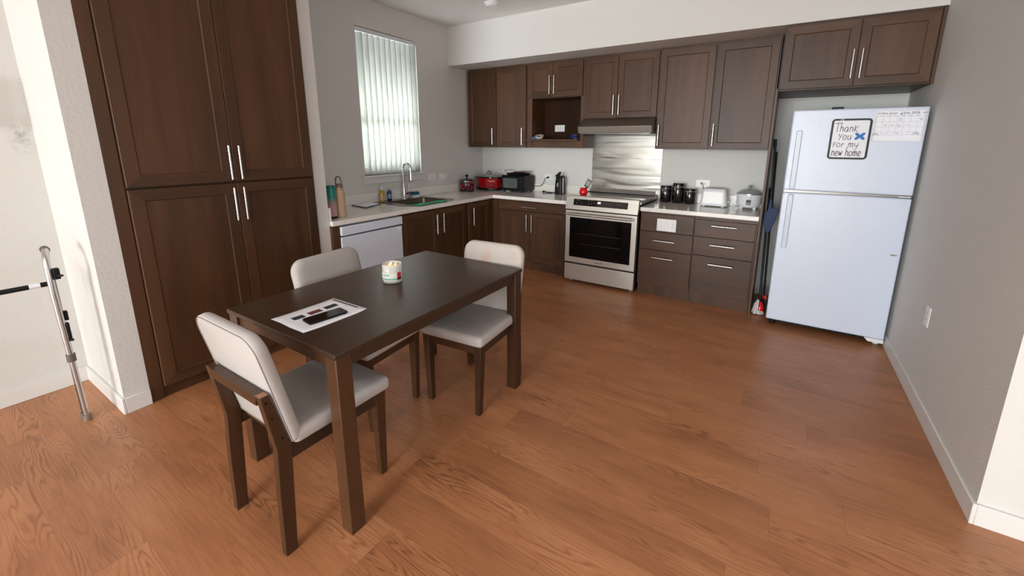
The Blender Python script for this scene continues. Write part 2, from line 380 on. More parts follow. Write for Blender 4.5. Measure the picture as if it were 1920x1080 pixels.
box(bm, 6.6, 6.75, YR, -5.9, 0, ZC); box(bm, 6.6, 6.75, -4.1, -2.495, 0, ZC); box(bm, 6.6, 6.75, -5.9, -4.1, 0, 0.75); box(bm, 6.6, 6.75, -5.9, -4.1, 2.15, ZC)
struct('wall_far_right', bm, 'paint')
bm = BM()   # rear wall with glazed opening
box(bm, -0.15, 0.05, YR-0.12, YR, 0, ZC); box(bm, 4.35, 6.75, YR-0.12, YR, 0, ZC); box(bm, 0.05, 4.35, YR-0.12, YR, 2.65, ZC); box(bm, 0.05, 4.35, YR-0.12, YR, 0, 0.15)
struct('wall_rear', bm, 'paint')
bm = BM(); box(bm, 0.0, W, -0.655, 0.0, 2.379, ZC); struct('wall_soffit', bm, 'paint')
# baseboards
BT, BH = 0.014, 0.092
bm = BM(); box(bm, W-BT, W, -2.495-BT, -0.62, 0, BH); struct('baseboard_right', bm, 'trim', bevel=0.003)
bm = BM(); box(bm, W, 6.6, -2.495-BT, -2.495, 0, BH); struct('baseboard_return', bm, 'trim', bevel=0.003)
bm = BM(); box(bm, -0.048, -0.048+BT, YR, -4.047, 0, BH); struct('baseboard_left', bm, 'trim', bevel=0.003)
bm = BM(); box(bm, -0.048+BT, XP+BT, -4.047-BT, -4.047, 0, BH); box(bm, XP, XP+BT, -4.047, -3.937, 0, BH); struct('baseboard_stub', bm, 'trim', bevel=0.003)
# kitchen window
win = BM()
def ring(bm, x0, x1, y0, y1, z0, z1, t):
    box(bm, x0, x1, y0, y0+t, z0, z1); box(bm, x0, x1, y1-t, y1, z0, z1); box(bm, x0, x1, y0+t, y1-t, z0, z0+t); box(bm, x0, x1, y0+t, y1-t, z1-t, z1)
ring(win, -0.13, -0.085, WY0, WY1, WZ0, WZ1, 0.045)
box(win, -0.12, -0.09, WY0+0.045, WY1-0.045, 1.66, 1.71)
wf = struct('window_1', win, 'trim', bevel=0.003)
bm = BM(); box(bm, -0.108, -0.102, WY0+0.045, WY1-0.045, WZ0+0.045, WZ1-0.045); g = part('pane', bm, 'glass', wf)
bm = BM(); box(bm, -0.085, 0.035, WY0-0.035, WY1+0.055, WZ0-0.022, WZ0); box(bm, 0.0, 0.016, WY0-0.02, WY1+0.04, WZ0-0.085, WZ0-0.022)
part('window_sill', bm, 'trim', wf, bevel=0.004)
# rear glazing frame
bm = BM()
for xa in (0.05, 1.1, 2.17, 3.24, 4.30): box(bm, xa, xa+0.05, YR-0.09, YR-0.03, 0.15, 2.65)
box(bm, 0.05, 4.35, YR-0.09, YR-0.03, 0.15, 0.2); box(bm, 0.05, 4.35, YR-0.09, YR-0.03, 2.6, 2.65)
struct('window_2', bm, 'trim')

# vertical blind
vb = thing('vertical_blind', (-0.03, (WY0+WY1)/2, WZ0), 'white vertical slat blind hanging in the kitchen window above the sink', 'blind')
bm = BM(); box(bm, -0.055, -0.008, WY0+0.006, WY1-0.012, WZ1-0.042, WZ1-0.004); part('headrail', bm, 'white', vb, bevel=0.003)
for yy in (WY0+0.10, WY1-0.14):
    bm = BM(); box(bm, -0.05, -0.001, yy, yy+0.03, WZ1-0.0038, WZ1-0.0005); part('bracket', bm, 'metal', vb)
ns = 11; pitch = (WY1-WY0-0.05)/(ns-0.35)
for i in range(ns):
    bm = BM(); yc = WY0+0.05+pitch*i*1.0; w_ = 0.089; a = R(36)
    prof = []
    for k in range(9):
        t = k/8-0.5; prof.append((t*w_, 0.004*(1-4*t*t)))
    def P_(s, h, z): return (-0.03+s*math.sin(a)+h*math.cos(a)-0.004, yc+s*math.cos(a)-h*math.sin(a), z)
    lo = [[P_(s, h, WZ0+0.012) for s, h in prof], [P_(s, h, WZ1-0.045) for s, h in prof]]
    rows = [[bm.verts.new(p) for p in l] for l in lo]
    for k in range(8): bm.faces.new((rows[0][k], rows[0][k+1], rows[1][k+1], rows[1][k]))
    s = part('slat', bm, 'blind', vb, smooth=60)
    so = s.modifiers.new('thickness', 'SOLIDIFY'); so.thickness = 0.001

# housing added for the overhead fill, no such lamp known (behind the photographer)
lf = thing('added_lamp_housing', (2.5, -5.9, ZC), 'added flush square white lamp housing, unseen, on the living area ceiling', 'light')
bm = BM(); box(bm, 2.23, 2.77, -6.17, -5.63, ZC-0.06, ZC-0.0005); part('housing', bm, 'white', lf, bevel=0.01)

# ceiling spot
sp = thing('ceiling_downlight', (0.965, -1.075, ZC), 'small round white downlight on the kitchen ceiling', 'light')
bm = BM(); lathe(bm, [(0.078, 0), (0.076, -0.006), (0.058, -0.03), (0.05, -0.034), (0.046, -0.03)], (0.965, -1.075, ZC)); part('housing', bm, 'white', sp, smooth=40)
bm = BM(); lathe(bm, [(0.046, -0.0295), (0.03, -0.034), (0.001, -0.036)], (0.965, -1.075, ZC)); part('lens', bm, 'offwhite', sp, smooth=60)

# ------------------------------------------------------------------ cabinetry
def shaker(bm, axis, pl, sgn, a0, a1, z0, z1, th=0.02, fr=0.058, rec=0.004):
    """door slab; axis 'x' = plane x const (a = y), 'y' = plane y const (a = x). pl = front plane, sgn = outward sign. mats: 0 vertical, 1 horizontal"""
    def P(a, z, d):
        q = pl-sgn*d
        return (q, a, z) if axis == 'x' else (a, q, z)
    o = [(a0, z0), (a1, z0), (a1, z1), (a0, z1)]
    i1 = [(a0+fr, z0+fr), (a1-fr, z0+fr), (a1-fr, z1-fr), (a0+fr, z1-fr)]
    k = 0.006; i2 = [(a0+fr+k, z0+fr+k), (a1-fr-k, z0+fr+k), (a1-fr-k, z1-fr-k), (a0+fr+k, z1-fr-k)]
    e = 0.0015; o2 = [(a0+e, z0+e), (a1-e, z0+e), (a1-e, z1-e), (a0+e, z1-e)]
    B = [bm.verts.new(P(a, z, th)) for a, z in o]; O = [bm.verts.new(P(a, z, e)) for a, z in o]; O2 = [bm.verts.new(P(a, z, 0)) for a, z in o2]
    A = [bm.verts.new(P(a, z, 0)) for a, z in i1]; C = [bm.verts.new(P(a, z, rec)) for a, z in i2]
    for s in range(4):
        t = (s+1) % 4; mi = 1 if s % 2 == 0 else 0
        for (p, q) in ((B, O), (O, O2), (O2, A), (A, C)): bm.faces.new((p[s], p[t], q[t], q[s])).material_index = mi
    bm.faces.new(C); bm.faces.new(list(reversed(B)))
def slab(bm, axis, pl, sgn, a0, a1, z0, z1, th=0.02):
    q = sorted((pl, pl-sgn*th))
    if axis == 'x': box(bm, q[0], q[1], a0, a1, z0, z1)
    else: box(bm, a0, a1, q[0], q[1], z0, z1)
def handle(parent, axis, pl, sgn, a, z, length=0.2, vert=True, r=0.0058, off=0.032):
    bm = BM(); q = pl+sgn*off
    def P(a_, z_, d): return (d, a_, z_) if axis == 'x' else (a_, d, z_)
    h = length/2
    if vert:
        tube(bm, [P(a, z-h, q), P(a, z+h, q)], r)
        for s in (-1, 1): tube(bm, [P(a, z+s*(h-0.035), pl), P(a, z+s*(h-0.035), q)], r*0.75, 8)
    else:
        tube(bm, [P(a-h, z, q), P(a+h, z, q)], r)
        for s in (-1, 1): tube(bm, [P(a+s*(h-0.035), z, pl), P(a+s*(h-0.035), z, q)], r*0.75, 8)
    return part('handle', bm, 'metal', parent, smooth=50)
def door(root, axis, pl, sgn, a0, a1, z0, z1, hz=None, ha=None, fr=0.058, hl=0.2):
    bm = BM(); shaker(bm, axis, pl, sgn, a0, a1, z0, z1, fr=fr); d = part('door', bm, ['cab_v', 'cab_h'], root)
    if hz is not None: handle(d, axis, pl, sgn, ha, hz, hl)
    return d
def drawer(root, axis, pl, sgn, a0, a1, z0, z1, hz=None, ha=None, hl=0.2):
    bm = BM(); slab(bm, axis, pl, sgn, a0, a1, z0, z1); d = part('drawer', bm, 'cab_h', root, bevel=0.0015)
    if hz is not None: handle(d, axis, pl, sgn, ha, hz, hl, vert=False)
    return d
G = 0.002
# pantry
PY0, PYM, PY1 = -3.873, -3.356, -2.846
ZMID = 1.229
pan = thing('pantry_cabinet', (0.3, -3.385, 0), 'tall dark brown four-door pantry cabinet built into the left wall', 'cabinet')
bm = BM(); box(bm, 0.0, XP-0.022, -3.935, -2.832, 0.0, 2.78)
box(bm, XP-0.022, XP, -3.935, PY0-0.004, 0, 2.78); box(bm, XP-0.022, XP, PY1+0.003, -2.832, 0, 2.78); box(bm, XP-0.022, XP-0.012, PY0-0.004, PY1+0.003, 0, 0.07)
part('body', bm, 'cab_v', pan, bevel=0.001)
for (a0, a1, ha) in ((PY0, PYM-G, PYM-0.028), (PYM+G, PY1, PYM+0.028)):
    door(pan, 'x', XP+0.02, 1, a0, a1, 0.075, ZMID-0.006, 1.095, ha, fr=0.062, hl=0.205)
    door(pan, 'x', XP+0.02, 1, a0, a1, ZMID+0.006, 2.66, 1.352, ha, fr=0.062, hl=0.205)

# left run base (faces +x, front plane .625)
FX, FY = 0.605, -0.60           # carcass fronts; doors stand 2 cm proud
fil = BM(); box(fil, 0.05, FX+0.018, -2.738, -2.675, 0, 0.838)
single('cabinet_filler_panel', fil, 'cab_v', (0.3, -2.7, 0), 'narrow brown filler panel between partition wall and dishwasher', 'cabinet', bevel=0.001)
dw = thing('dishwasher', (0.32, -2.36, 0), 'white built-in dishwasher under the left worktop', 'dishwasher')
bm = BM(); box(bm, 0.06, 0.59, -2.668, -2.048, 0.02, 0.825); part('tub_housing', bm, 'white', dw)
bm = BM(); box(bm, 0.59, 0.628, -2.668, -2.048, 0.11, 0.738); part('door', bm, 'applwhite', dw, bevel=0.004)
bm = BM(); box(bm, 0.59, 0.640, -2.668, -2.048, 0.752, 0.824); part('control_panel', bm, 'applwhite', dw, bevel=0.005)
bm = BM(); box(bm, 0.58, 0.604, -2.655, -2.06, 0.736, 0.754); part('grip_recess', bm, 'slot', dw)
bm = BM(); box(bm, 0.50, 0.555, -2.66, -2.055, 0.0, 0.10); part('kick_plate', bm, 'black', dw)
bm = BM(); box(bm, 0.628, 0.6295, -2.10, -2.062, 0.706, 0.724); part('energy_label', bm, 'paper', dw)
# sink cabinet: open-topped panels
sk = thing('sink_base_cabinet', (0.3, -1.57, 0), 'dark brown two-door base cabinet under the sink', 'cabinet')
bm = BM()
box(bm, 0.03, FX, -2.043, -2.023, 0.10, 0.838); box(bm, 0.03, FX, -1.118, -1.098, 0.10, 0.838); box(bm, 0.03, FX, -2.023, -1.118, 0.10, 0.12); box(bm, 0.03, 0.045, -2.023, -1.118, 0.12, 0.838)
box(bm, FX-0.02, FX, -2.023, -1.118, 0.78, 0.838); box(bm, FX-0.09, FX-0.075, -2.043, -1.098, 0, 0.10)
part('body', bm, 'cab_v', sk)
door(sk, 'x', FX+0.02, 1, -2.040, -1.572-G, 0.115, 0.822, 0.680, -1.612)
door(sk, 'x', FX+0.02, 1, -1.572+G, -1.128, 0.115, 0.822, 0.680, -1.518)
# corner cabinet
cc = thing('corner_base_cabinet', (0.3, -0.85, 0), 'dark brown corner base cabinet with one door, right of the sink doors', 'cabinet')
bm = BM(); box(bm, 0.02, FX, -1.096, -0.02, 0.10, 0.838); box(bm, FX-0.09, FX-0.075, -1.096, -0.62, 0, 0.10); part('body', bm, 'cab_v', cc)
door(cc, 'x', FX+0.02, 1, -1.094, -0.70, 0.115, 0.822, 0.675, -1.030)
bm = BM(); box(bm, FX+0.001, 0.695, -0.612, -0.60, 0.0, 0.838); box(bm, FX, FX+0.012, -0.69, -0.612, 0, 0.838); part('corner_stile', bm, 'cab_v', cc)
# back run left base
bb = thing('drawer_base_cabinet', (1.14, -0.3, 0), 'dark brown base cabinet with one long drawer over two doors, left of the stove', 'cabinet')
bm = BM(); box(bm, 0.697, 1.608, FY, -0.02, 0.10, 0.838); box(bm, 0.62, 1.608, FY+0.075, FY+0.09, 0, 0.10); box(bm, 1.592, 1.608, FY-0.018, FY, 0.10, 0.838); part('body', bm, 'cab_v', bb)
drawer(bb, 'y', FY-0.02, -1, 0.702, 1.588, 0.722, 0.824, 0.768, 1.143, 0.20)
door(bb, 'y', FY-0.02, -1, 0.702, 1.143-G, 0.135, 0.716, 0.585, 1.111)
door(bb, 'y', FY-0.02, -1, 1.143+G, 1.588, 0.135, 0.716, 0.585, 1.177)
# right base cabinets
PFRONT = -0.62
rb = thing('two_drawer_base_cabinet', (2.66, -0.3, 0), 'brown two-drawer base cabinet beside the stove with a switch plate on top panel', 'cabinet')
bm = BM(); box(bm, 2.408, 2.908, FY, -0.02, 0.10, 0.838); box(bm, 2.415, 2.91, FY+0.005, FY+0.02, 0, 0.10); part('body', bm, 'cab_v', rb)
drawer(rb, 'y', FY-0.02, -1, 2.412, 2.903, 0.654, 0.824)
drawer(rb, 'y', FY-0.02, -1, 2.412, 2.903, 0.470, 0.648, 0.568, 2.652)
drawer(rb, 'y', FY-0.02, -1, 2.412, 2.903, 0.115, 0.464, 0.398, 2.648)
rc = thing('three_drawer_base_cabinet', (3.16, -0.3, 0), 'brown base cabinet of three drawers next to the tall end panel', 'cabinet')
bm = BM(); box(bm, 2.910, 3.416, FY, -0.02, 0.10, 0.838); box(bm, 2.912, 3.416, FY+0.005, FY+0.02, 0, 0.10); part('body', bm, 'cab_v', rc)
drawer(rc, 'y', FY-0.02, -1, 2.916, 3.404, 0.656, 0.808, 0.765, 3.158)
drawer(rc, 'y', FY-0.02, -1, 2.916, 3.404, 0.480, 0.650, 0.588, 3.158)
drawer(rc, 'y', FY-0.02, -1, 2.916, 3.404, 0.115, 0.474, 0.408, 3.158)
pn = BM(); box(pn, 3.420, 3.438, -0.64, -0.005, 0, 1.915)
single('tall_end_panel', pn, 'cab_v', (3.429, -0.32, 0), 'tall thin brown end panel standing between drawers and refrigerator', 'panel', bevel=0.001)

# worktops
CT, CB, CE = 0.88, 0.842, 0.640
lw = thing('left_worktop', (0.3, -1.4, CB), 'L-shaped pale speckled stone worktop running round the corner with the sink', 'worktop')
SX0, SX1, SY0, SY1 = 0.125, 0.50, -1.80, -1.27
bm = BM()
box(bm, 0.003, SX0, -2.737, -CE+0.0, CB, CT); box(bm, SX1, CE, -2.737, -CE, CB, CT); box(bm, SX0, SX1, -2.737, SY0, CB, CT); box(bm, SX0, SX1, SY1, -CE, CB, CT)
box(bm, 0.003, 1.613, -CE, -0.003, CB, CT)
part('slab', bm, 'counter', lw)
for (b_, loc_, lab_) in (((0.003, 0.022, -2.717, -0.022), (0.012, -1.4, CT), 'low stone upstand along the window wall behind the sink'),
                        ((0.003, 1.61, -0.0215, -0.003), (0.8, -0.012, CT), 'low stone upstand on the back wall left of the stove'),
                        ((0.003, 0.60, -2.737, -2.718), (0.3, -2.727, CT), 'short stone upstand against the partition beside the flask')):
    bm = BM(); box(bm, *b_, CT+0.0005, 0.981); single('stone_upstand', bm, 'counter', loc_, lab_, 'upstand', 'stone upstands along the worktops', bevel=0.0015)
rw = thing('right_worktop', (2.9, -0.3, CB), 'pale speckled stone worktop between stove and tall end panel', 'worktop')
bm = BM(); box(bm, 2.405, 3.418, -CE+0.005, -0.003, CB, CT); part('slab', bm, 'counter', rw, bevel=0.002)
bm = BM(); box(bm, 2.44, 3.418, -0.0215, -0.003, CT+0.0005, 0.981); single('stone_upstand', bm, 'counter', (2.93, -0.012, CT), 'low stone upstand behind the canisters, toaster and rice cooker', 'upstand', 'stone upstands along the worktops', bevel=0.0015)
# sink
si = thing('kitchen_sink', (0.3, -1.55, CT), 'stainless steel drop-in sink with one square bowl', 'sink')
bm = BM()
ro = rrect(0.26, 0.335, 0.03, 4, 0.285, -1.545); ri = rrect((SX1-SX0)/2-0.005, (SY1-SY0)/2-0.005, 0.04, 4, (SX0+SX1)/2, (SY0+SY1)/2)
rb_ = rrect((SX1-SX0)/2-0.03, (SY1-SY0)/2-0.03, 0.05, 4, (SX0+SX1)/2, (SY0+SY1)/2)
loft(bm, [[(x, y, CT+0.0005) for x, y in ro], [(x, y, CT+0.004) for x, y in ro], [(x, y, CT+0.004) for x, y in ri], [(x, y, CT-0.03) for x, y in ri], [(x, y, CT-0.17) for x, y in rb_]], cap0=False)
part('bowl', bm, 'sinksteel', si, smooth=40)
bm = BM(); lathe(bm, [(0.045, 0.001), (0.04, 0.004), (0.02, 0.002)], (0.31, -1.535, CT-0.17)); part('drain', bm, 'steeldark', si, smooth=40)
fa = thing('faucet', (0.075, -1.505, CT+0.004), 'tall chrome gooseneck faucet with pull-down head behind the sink', 'faucet')
fz = CT+0.005
bm = BM(); lathe(bm, [(0.03, 0), (0.03, 0.006), (0.025, 0.012), (0.019, 0.06), (0.016, 0.12), (0.0155, 0.16)], (0.075, -1.505, fz), 20); part('body', bm, 'chrome', fa, smooth=40)
bm = BM()
pts = [(0.075, -1.505, fz+0.155), (0.075, -1.505, fz+0.33)]
for k in range(1, 11):
    a = PI-PI*k/10; pts.append((0.075+0.045+0.045*math.cos(a), -1.505+0.02*k/10, fz+0.33+0.055*math.sin(a)))
tube(bm, pts, 0.0125, 14); part('spout', bm, 'chrome', fa, smooth=50)
bm = BM(); tube(bm, [(0.165, -1.485, fz+0.335), (0.166, -1.485, fz+0.28), (0.168, -1.485, fz+0.2)], [0.0145, 0.017, 0.021], 16); part('spray_head', bm, 'chrome', fa, smooth=50)
bm = BM(); tube(bm, [(0.168, -1.485, fz+0.2), (0.168, -1.485, fz+0.192)], 0.0195, 16); part('nozzle', bm, 'black', fa, smooth=50)
bm = BM(); tube(bm, [(0.08, -1.50, fz+0.06), (0.085, -1.435, fz+0.06)], 0.014, 14); tube(bm, [(0.085, -1.445, fz+0.06), (0.085, -1.442, fz+0.155)], 0.0045, 8); part('lever', bm, 'chrome', fa, smooth=50)

# stainless splash, range, hood
bm = BM(); box(bm, 1.625, 2.425, -0.007, -0.001, 0.86, 1.60)
single('stainless_backsplash', bm, 'steelsplash', (2.02, -0.004, 0.86), 'brushed stainless steel backsplash sheet behind the stove', 'backsplash')
rg = thing('electric_range', (2.01, -0.35, 0), 'stainless steel slide-in electric range with black glass oven door', 'stove')
RX0, RX1 = 1.620, 2.398
bm = BM(); box(bm, RX0, RX1, -0.64, -0.03, 0.035, 0.915); part('body', bm, 'blackmat', rg)
bm = BM()   # slanted control fascia
prism(bm, [(-0.60, 0.945), (-0.655, 0.945), (-0.690, 0.805), (-0.60, 0.805)], lambda a, b, t: (t, a, b), RX0, RX1); part('control_fascia', bm, 'steel', rg, bevel=0.003)
def fp(x, t, d=0.0):   # point on the fascia face
    y0, z0, y1, z1 = -0.655, 0.945, -0.690, 0.805
    nx = Vector((0, z1-z0, -(y1-y0))).normalized()
    return Vector((x, y0+(y1-y0)*t, z0+(z1-z0)*t))+Vector((0, nx.y, nx.z))*d
fup = (fp(0, 0)-fp(0, 1)).normalized()
bm = BM(); loft(bm, [[fp(1.708, 0.14, 0), fp(2.292, 0.14, 0), fp(2.292, 0.68, 0), fp(1.708, 0.68, 0)], [fp(1.708, 0.14, .0012), fp(2.292, 0.14, .0012), fp(2.292, 0.68, .0012), fp(1.708, 0.68, .0012)]])
cp = part('control_display', bm, 'glossblk', rg)
m, nt, b = newmat('lit_clock_digits'); b.inputs['Emission Color'].default_value = (1, 0.97, 0.93, 1); b.inputs['Emission Strength'].default_value = 2.2; M['led'] = m
bm = BM(); put_text(bm, '00', 0.03, fp(1.975, 0.46, 0.002), up=fup, stretch=1.1); dg = part('clock_digits', bm, 'led', cp)
for x, t in ((1.745, 0.3), (1.745, 0.5), (1.775, 0.3), (1.80, 0.5), (1.88, 0.3), (1.88, 0.5), (1.91, 0.3), (1.91, 0.5), (1.94, 0.4), (2.07, 0.4), (2.10, 0.4), (2.19, 0.4), (2.22, 0.4)):
    bm = BM(); tube(bm, [fp(x, t, 0.001), fp(x, t, 0.002)], 0.003, 8); part('touch_mark', bm, 'inkgrey', cp)
bm = BM(); box(bm, RX0, RX1, -0.665, -0.045, 0.915, 0.9255); box(bm, RX0-0.012, RX0, -0.625, -0.045, 0.9, 0.9255); box(bm, RX1, RX1+0.01, -0.625, -0.045, 0.9, 0.9255)
part('cooktop_frame', bm, 'steel', rg)
for c_ in (0,):
    bm = BM(); prism(bm, [(-0.60, 0.9255), (-0.60, 0.944), (-0.56, 0.9285), (-0.56, 0.9255)], lambda a, b, t: (t, a, b), RX0, RX1); part('fascia_top', bm, 'steel', rg)
bm = BM(); box(bm, RX0+0.012, RX1-0.012, -0.565, -0.085, 0.9255, 0.9305); gl = part('cooktop_glass', bm, 'cooktop', rg)
for (x, y, r) in ((1.80, -0.44, 0.095), (2.2, -0.44, 0.11), (1.80, -0.2, 0.08), (2.2, -0.2, 0.08)):
    bm = BM()
    n = 36
    loft(bm, [[(x+rr*math.cos(2*PI*i/n), y+rr*math.sin(2*PI*i/n), zz) for i in range(n)] for rr, zz in ((r, 0.9305), (r, 0.9309), (r-0.003, 0.9309), (r-0.003, 0.9305))], False, False)
    part('burner_ring', bm, 'slot', gl)
bm = BM(); prism(bm, [(-0.083, 0.9255), (-0.083, 0.936), (-0.05, 0.972), (-0.01, 0.972), (-0.01, 0.9255)], lambda a, b, t: (t, a, b), RX0+0.02, RX1-0.02); part('rear_vent', bm, 'ventsteel', rg, bevel=0.002)
bm = BM(); box(bm, RX0+0.0, RX1, -0.10, -0.084, 0.9255, 0.938); part('rear_vent_grille', bm, 'black', rg)
bm = BM(); box(bm, RX0+0.004, RX1-0.004, -0.682, -0.642, 0.228, 0.795); rd = part('oven_door', bm, 'steel', rg, bevel=0.003)
bm = BM(); box(bm, 1.676, 2.342, -0.6835, -0.680, 0.290, 0.722); part('oven_glass', bm, 'ovenglass', rd, bevel=0.001)
bm = BM()
for z in (0.44, 0.55): box(bm, 1.78, 2.24, -0.6840, -0.6834, z, z+0.003)
part('rack_lines', bm, 'slot', rd)
bm = BM(); tube(bm, [(1.65, -0.735, 0.762), (2.368, -0.735, 0.762)], 0.0135, 14)
for x in (1.665, 2.353): tube(bm, [(x, -0.68, 0.762), (x, -0.735, 0.762)], 0.011, 10)
part('handle', bm, 'steel', rd, smooth=50)
bm = BM()
for i in range(10): box(bm, 1.975+i*0.009, 1.9815+i*0.009, -0.6832, -0.6815, 0.254, 0.262)
part('badge', bm, 'slot', rd)
bm = BM(); box(bm, RX0+0.004, RX1-0.004, -0.680, -0.642, 0.032, 0.212); part('storage_drawer', bm, 'steel', rg, bevel=0.003)
bm = BM(); box(bm, RX0+0.01, RX1-0.01, -0.655, -0.642, 0.212, 0.228); part('drawer_gap', bm, 'black', rg)
for x in (RX0+0.05, RX1-0.05):
    for y in (-0.60, -0.10):
        bm = BM(); lathe(bm, [(0.018, 0), (0.018, 0.012), (0.01, 0.014), (0.01, 0.036)], (x, y, 0), 14); part('foot', bm, 'metal' if y < -0.5 else 'black', rg, smooth=40)
hd = thing('range_hood', (2.03, -0.25, 1.585), 'low stainless steel range hood under the wall cabinets', 'hood')
bm = BM(); prism(bm, [(-0.015, 1.742), (-0.345, 1.742), (-0.485, 1.655), (-0.462, 1.590), (-0.015, 1.590)], lambda a, b, t: (t, a, b), 1.640, 2.418); part('canopy', bm, 'hoodsteel', hd, bevel=0.002)
bm = BM(); box(bm, 1.665, 2.395, -0.44, -0.03, 1.582, 1.5895); part('filter', bm, 'steeldark', hd)
bm = BM(); tube(bm, [(1.66, -0.03, 1.573), (2.40, -0.03, 1.573)], 0.006, 10); part('bottom_rail', bm, 'steel', hd, smooth=50)

# wall cabinets
UF = -0.33; UD = -0.35; ZB, ZT, ZTT = 1.434, 2.357, 2.376
def wallcab(name, x0, x1, z0, label, x_doors, group=None, hz=None):
    t = thing(name, ((x0+x1)/2, -0.17, z0), label, 'cabinet', group or ('single-door wall cabinets' if name == 'wall_cabinet' else None))
    bm = BM(); box(bm, x0, x1, UF, -0.003, z0, ZTT); part('body', bm, 'cab_v', t)
    for a0, a1, ha in x_doors: door(t, 'y', UD, -1, a0, a1, z0+0.002, ZT, hz, ha, hl=0.2 if hz is None or hz < 1.7 else 0.195)
    return t
wallcab('wall_cabinet', 0.047, 0.484, ZB, 'single-door brown wall cabinet in the corner by the window wall', [(0.05, 0.480, 0.440)], hz=1.567)
wallcab('wall_cabinet', 0.4845, 0.918, ZB, 'single-door brown wall cabinet left of the open niche', [(0.49, 0.910, 0.870)], hz=1.562)
# niche cabinet
nc = thing('niche_wall_cabinet', (1.27, -0.17, ZB), 'brown wall cabinet with two short doors above an open niche', 'cabinet')
bm = BM()
box(bm, 0.9185, 1.637, UF, -0.003, 1.985, ZTT); box(bm, 0.9185, 0.985, UF, -0.003, ZB, 1.985); box(bm, 1.60, 1.637, UF, -0.003, ZB, 1.985)
box(bm, 0.985, 1.60, UF+0.01, -0.003, ZB, 1.512)
part('body', bm, 'cab_v', nc, bevel=0.001)
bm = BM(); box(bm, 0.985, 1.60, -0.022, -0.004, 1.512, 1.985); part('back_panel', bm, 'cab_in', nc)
bm = BM(); box(bm, 0.92, 1.60, -0.395, UF-0.001, 1.512, 1.530); box(bm, 0.985, 1.60, UF-0.001, -0.022, 1.512, 1.530); part('shelf', bm, 'cab_h', nc, bevel=0.001)
door(nc, 'y', UD, -1, 0.930, 1.262-G, 1.992, ZT, 2.12, 1.232, hl=0.195)
door(nc, 'y', UD, -1, 1.262+G, 1.622, 1.992, ZT, 2.12, 1.288, hl=0.195)
hc = wallcab('hood_wall_cabinet', 1.6375, 2.424, 1.744, 'brown two-door wall cabinet directly above the range hood', [(1.645, 2.012-G, 1.982), (2.012+G, 2.418, 2.040)], hz=1.873)
wallcab('wall_cabinet', 2.4245, 2.925, ZB, 'tall single-door brown wall cabinet right of the range hood', [(2.434, 2.9155, 2.458)], hz=1.565)
wallcab('wall_cabinet', 2.9255, 3.418, ZB, 'tall single-door brown wall cabinet next to the refrigerator cabinet', [(2.9295, 3.408, 2.955)], hz=1.565)
fc = thing('fridge_wall_cabinet', (3.89, -0.3, 1.905), 'deep brown two-door cabinet above the refrigerator', 'cabinet')
bm = BM(); box(bm, 3.4385, W-0.003, -0.62, -0.003, 1.895, 2.377)
box(bm, 4.325, W-0.003, -0.642, -0.62, 1.895, 2.377); part('body', bm, ['cab_v'], fc, bevel=0.001)
door(fc, 'y', -0.642, -1, 3.444, 3.905-G, 1.905, 2.362, 2.055, 3.880, hl=0.2)
door(fc, 'y', -0.642, -1, 3.905+G, 4.318, 1.905, 2.362, 2.055, 3.932, hl=0.2)

# ------------------------------------------------------------------ outlets
def outlet(axis, pl, sgn, a, z, w_, h_, label, nm='wall_outlet', gangs=('o',), vert=True):
    def P(a_, z_, d): return (pl+sgn*d, a_, z_) if axis == 'x' else (a_, pl+sgn*d, z_)
    t = thing(nm, P(a, z, 0), label, 'outlet', 'wall outlets' if nm == 'wall_outlet' else None)
    def bx(bm, a0, a1, z0, z1, d0, d1):
        p, q = P(a0, z0, d0), P(a1, z1, d1)
        box(bm, *[v for i in range(3) for v in (min(p[i], q[i]), max(p[i], q[i]))])
    bm = BM(); bx(bm, a-w_/2, a+w_/2, z-h_/2, z+h_/2, 0.0005, 0.006); part('plate', bm, 'offwhite', t, bevel=0.002)
    n = len(gangs); gw = w_/n
    for i, g_ in enumerate(gangs):
        ca = a-w_/2+gw*(i+0.5)
        if g_ == 's':
            bm = BM(); bx(bm, ca-0.0165, ca+0.0165, z-0.033, z+0.033, 0.006, 0.0085); part('rocker', bm, 'white', t, bevel=0.001)
        else:
            bm = BM()
            if vert: bx(bm, ca-0.0165, ca+0.0165, z-0.033, z+0.033, 0.006, 0.0075)
            else: bx(bm, ca-0.033, ca+0.033, z-0.0165, z+0.0165, 0.006, 0.0075)
            r_ = part('receptacle', bm, 'white', t, bevel=0.001)
            for s in (-1, 1):
                bm = BM()
                if vert:
                    for d in (-0.006, 0.006): bx(bm, ca+d-0.0012, ca+d+0.0012, z+s*0.017-0.002, z+s*0.017+0.006, 0.0075, 0.0078)
                    bx(bm, ca-0.002, ca+0.002, z+s*0.017-0.009, z+s*0.017-0.005, 0.0075, 0.0078)
                else:
                    for d in (-0.006, 0.006): bx(bm, ca+s*0.017-0.004, ca+s*0.017+0.004, z+d-0.0012, z+d+0.0012, 0.0075, 0.0078)
                part('socket_slots', bm, 'slot', r_)
    return t
outlet('x', 0.0, 1, -1.006, 1.092, 0.125, 0.075, 'white wall outlet on the window wall, the one nearer the window', vert=False)
ol = outlet('x', 0.0, 1, -0.80, 1.082, 0.14, 0.078, 'white wall outlet with a small charger, nearer the kitchen corner', vert=False)
bm = BM(); box(bm, 0.0085, 0.045, -0.835, -0.785, 1.062, 1.102)
single('plug_adapter', bm, 'white', (0.027, -0.81, 1.062), 'small white plug-in charger on the window wall outlet', 'charger', bevel=0.004)
outlet('y', 0.0, -1, 1.045, 1.068, 0.125, 0.078, 'white wall outlet behind the toaster oven cord', vert=False)
outlet('y', 0.0, -1, 2.856, 1.085, 0.135, 0.078, 'white wall outlet behind the white toaster', vert=False)
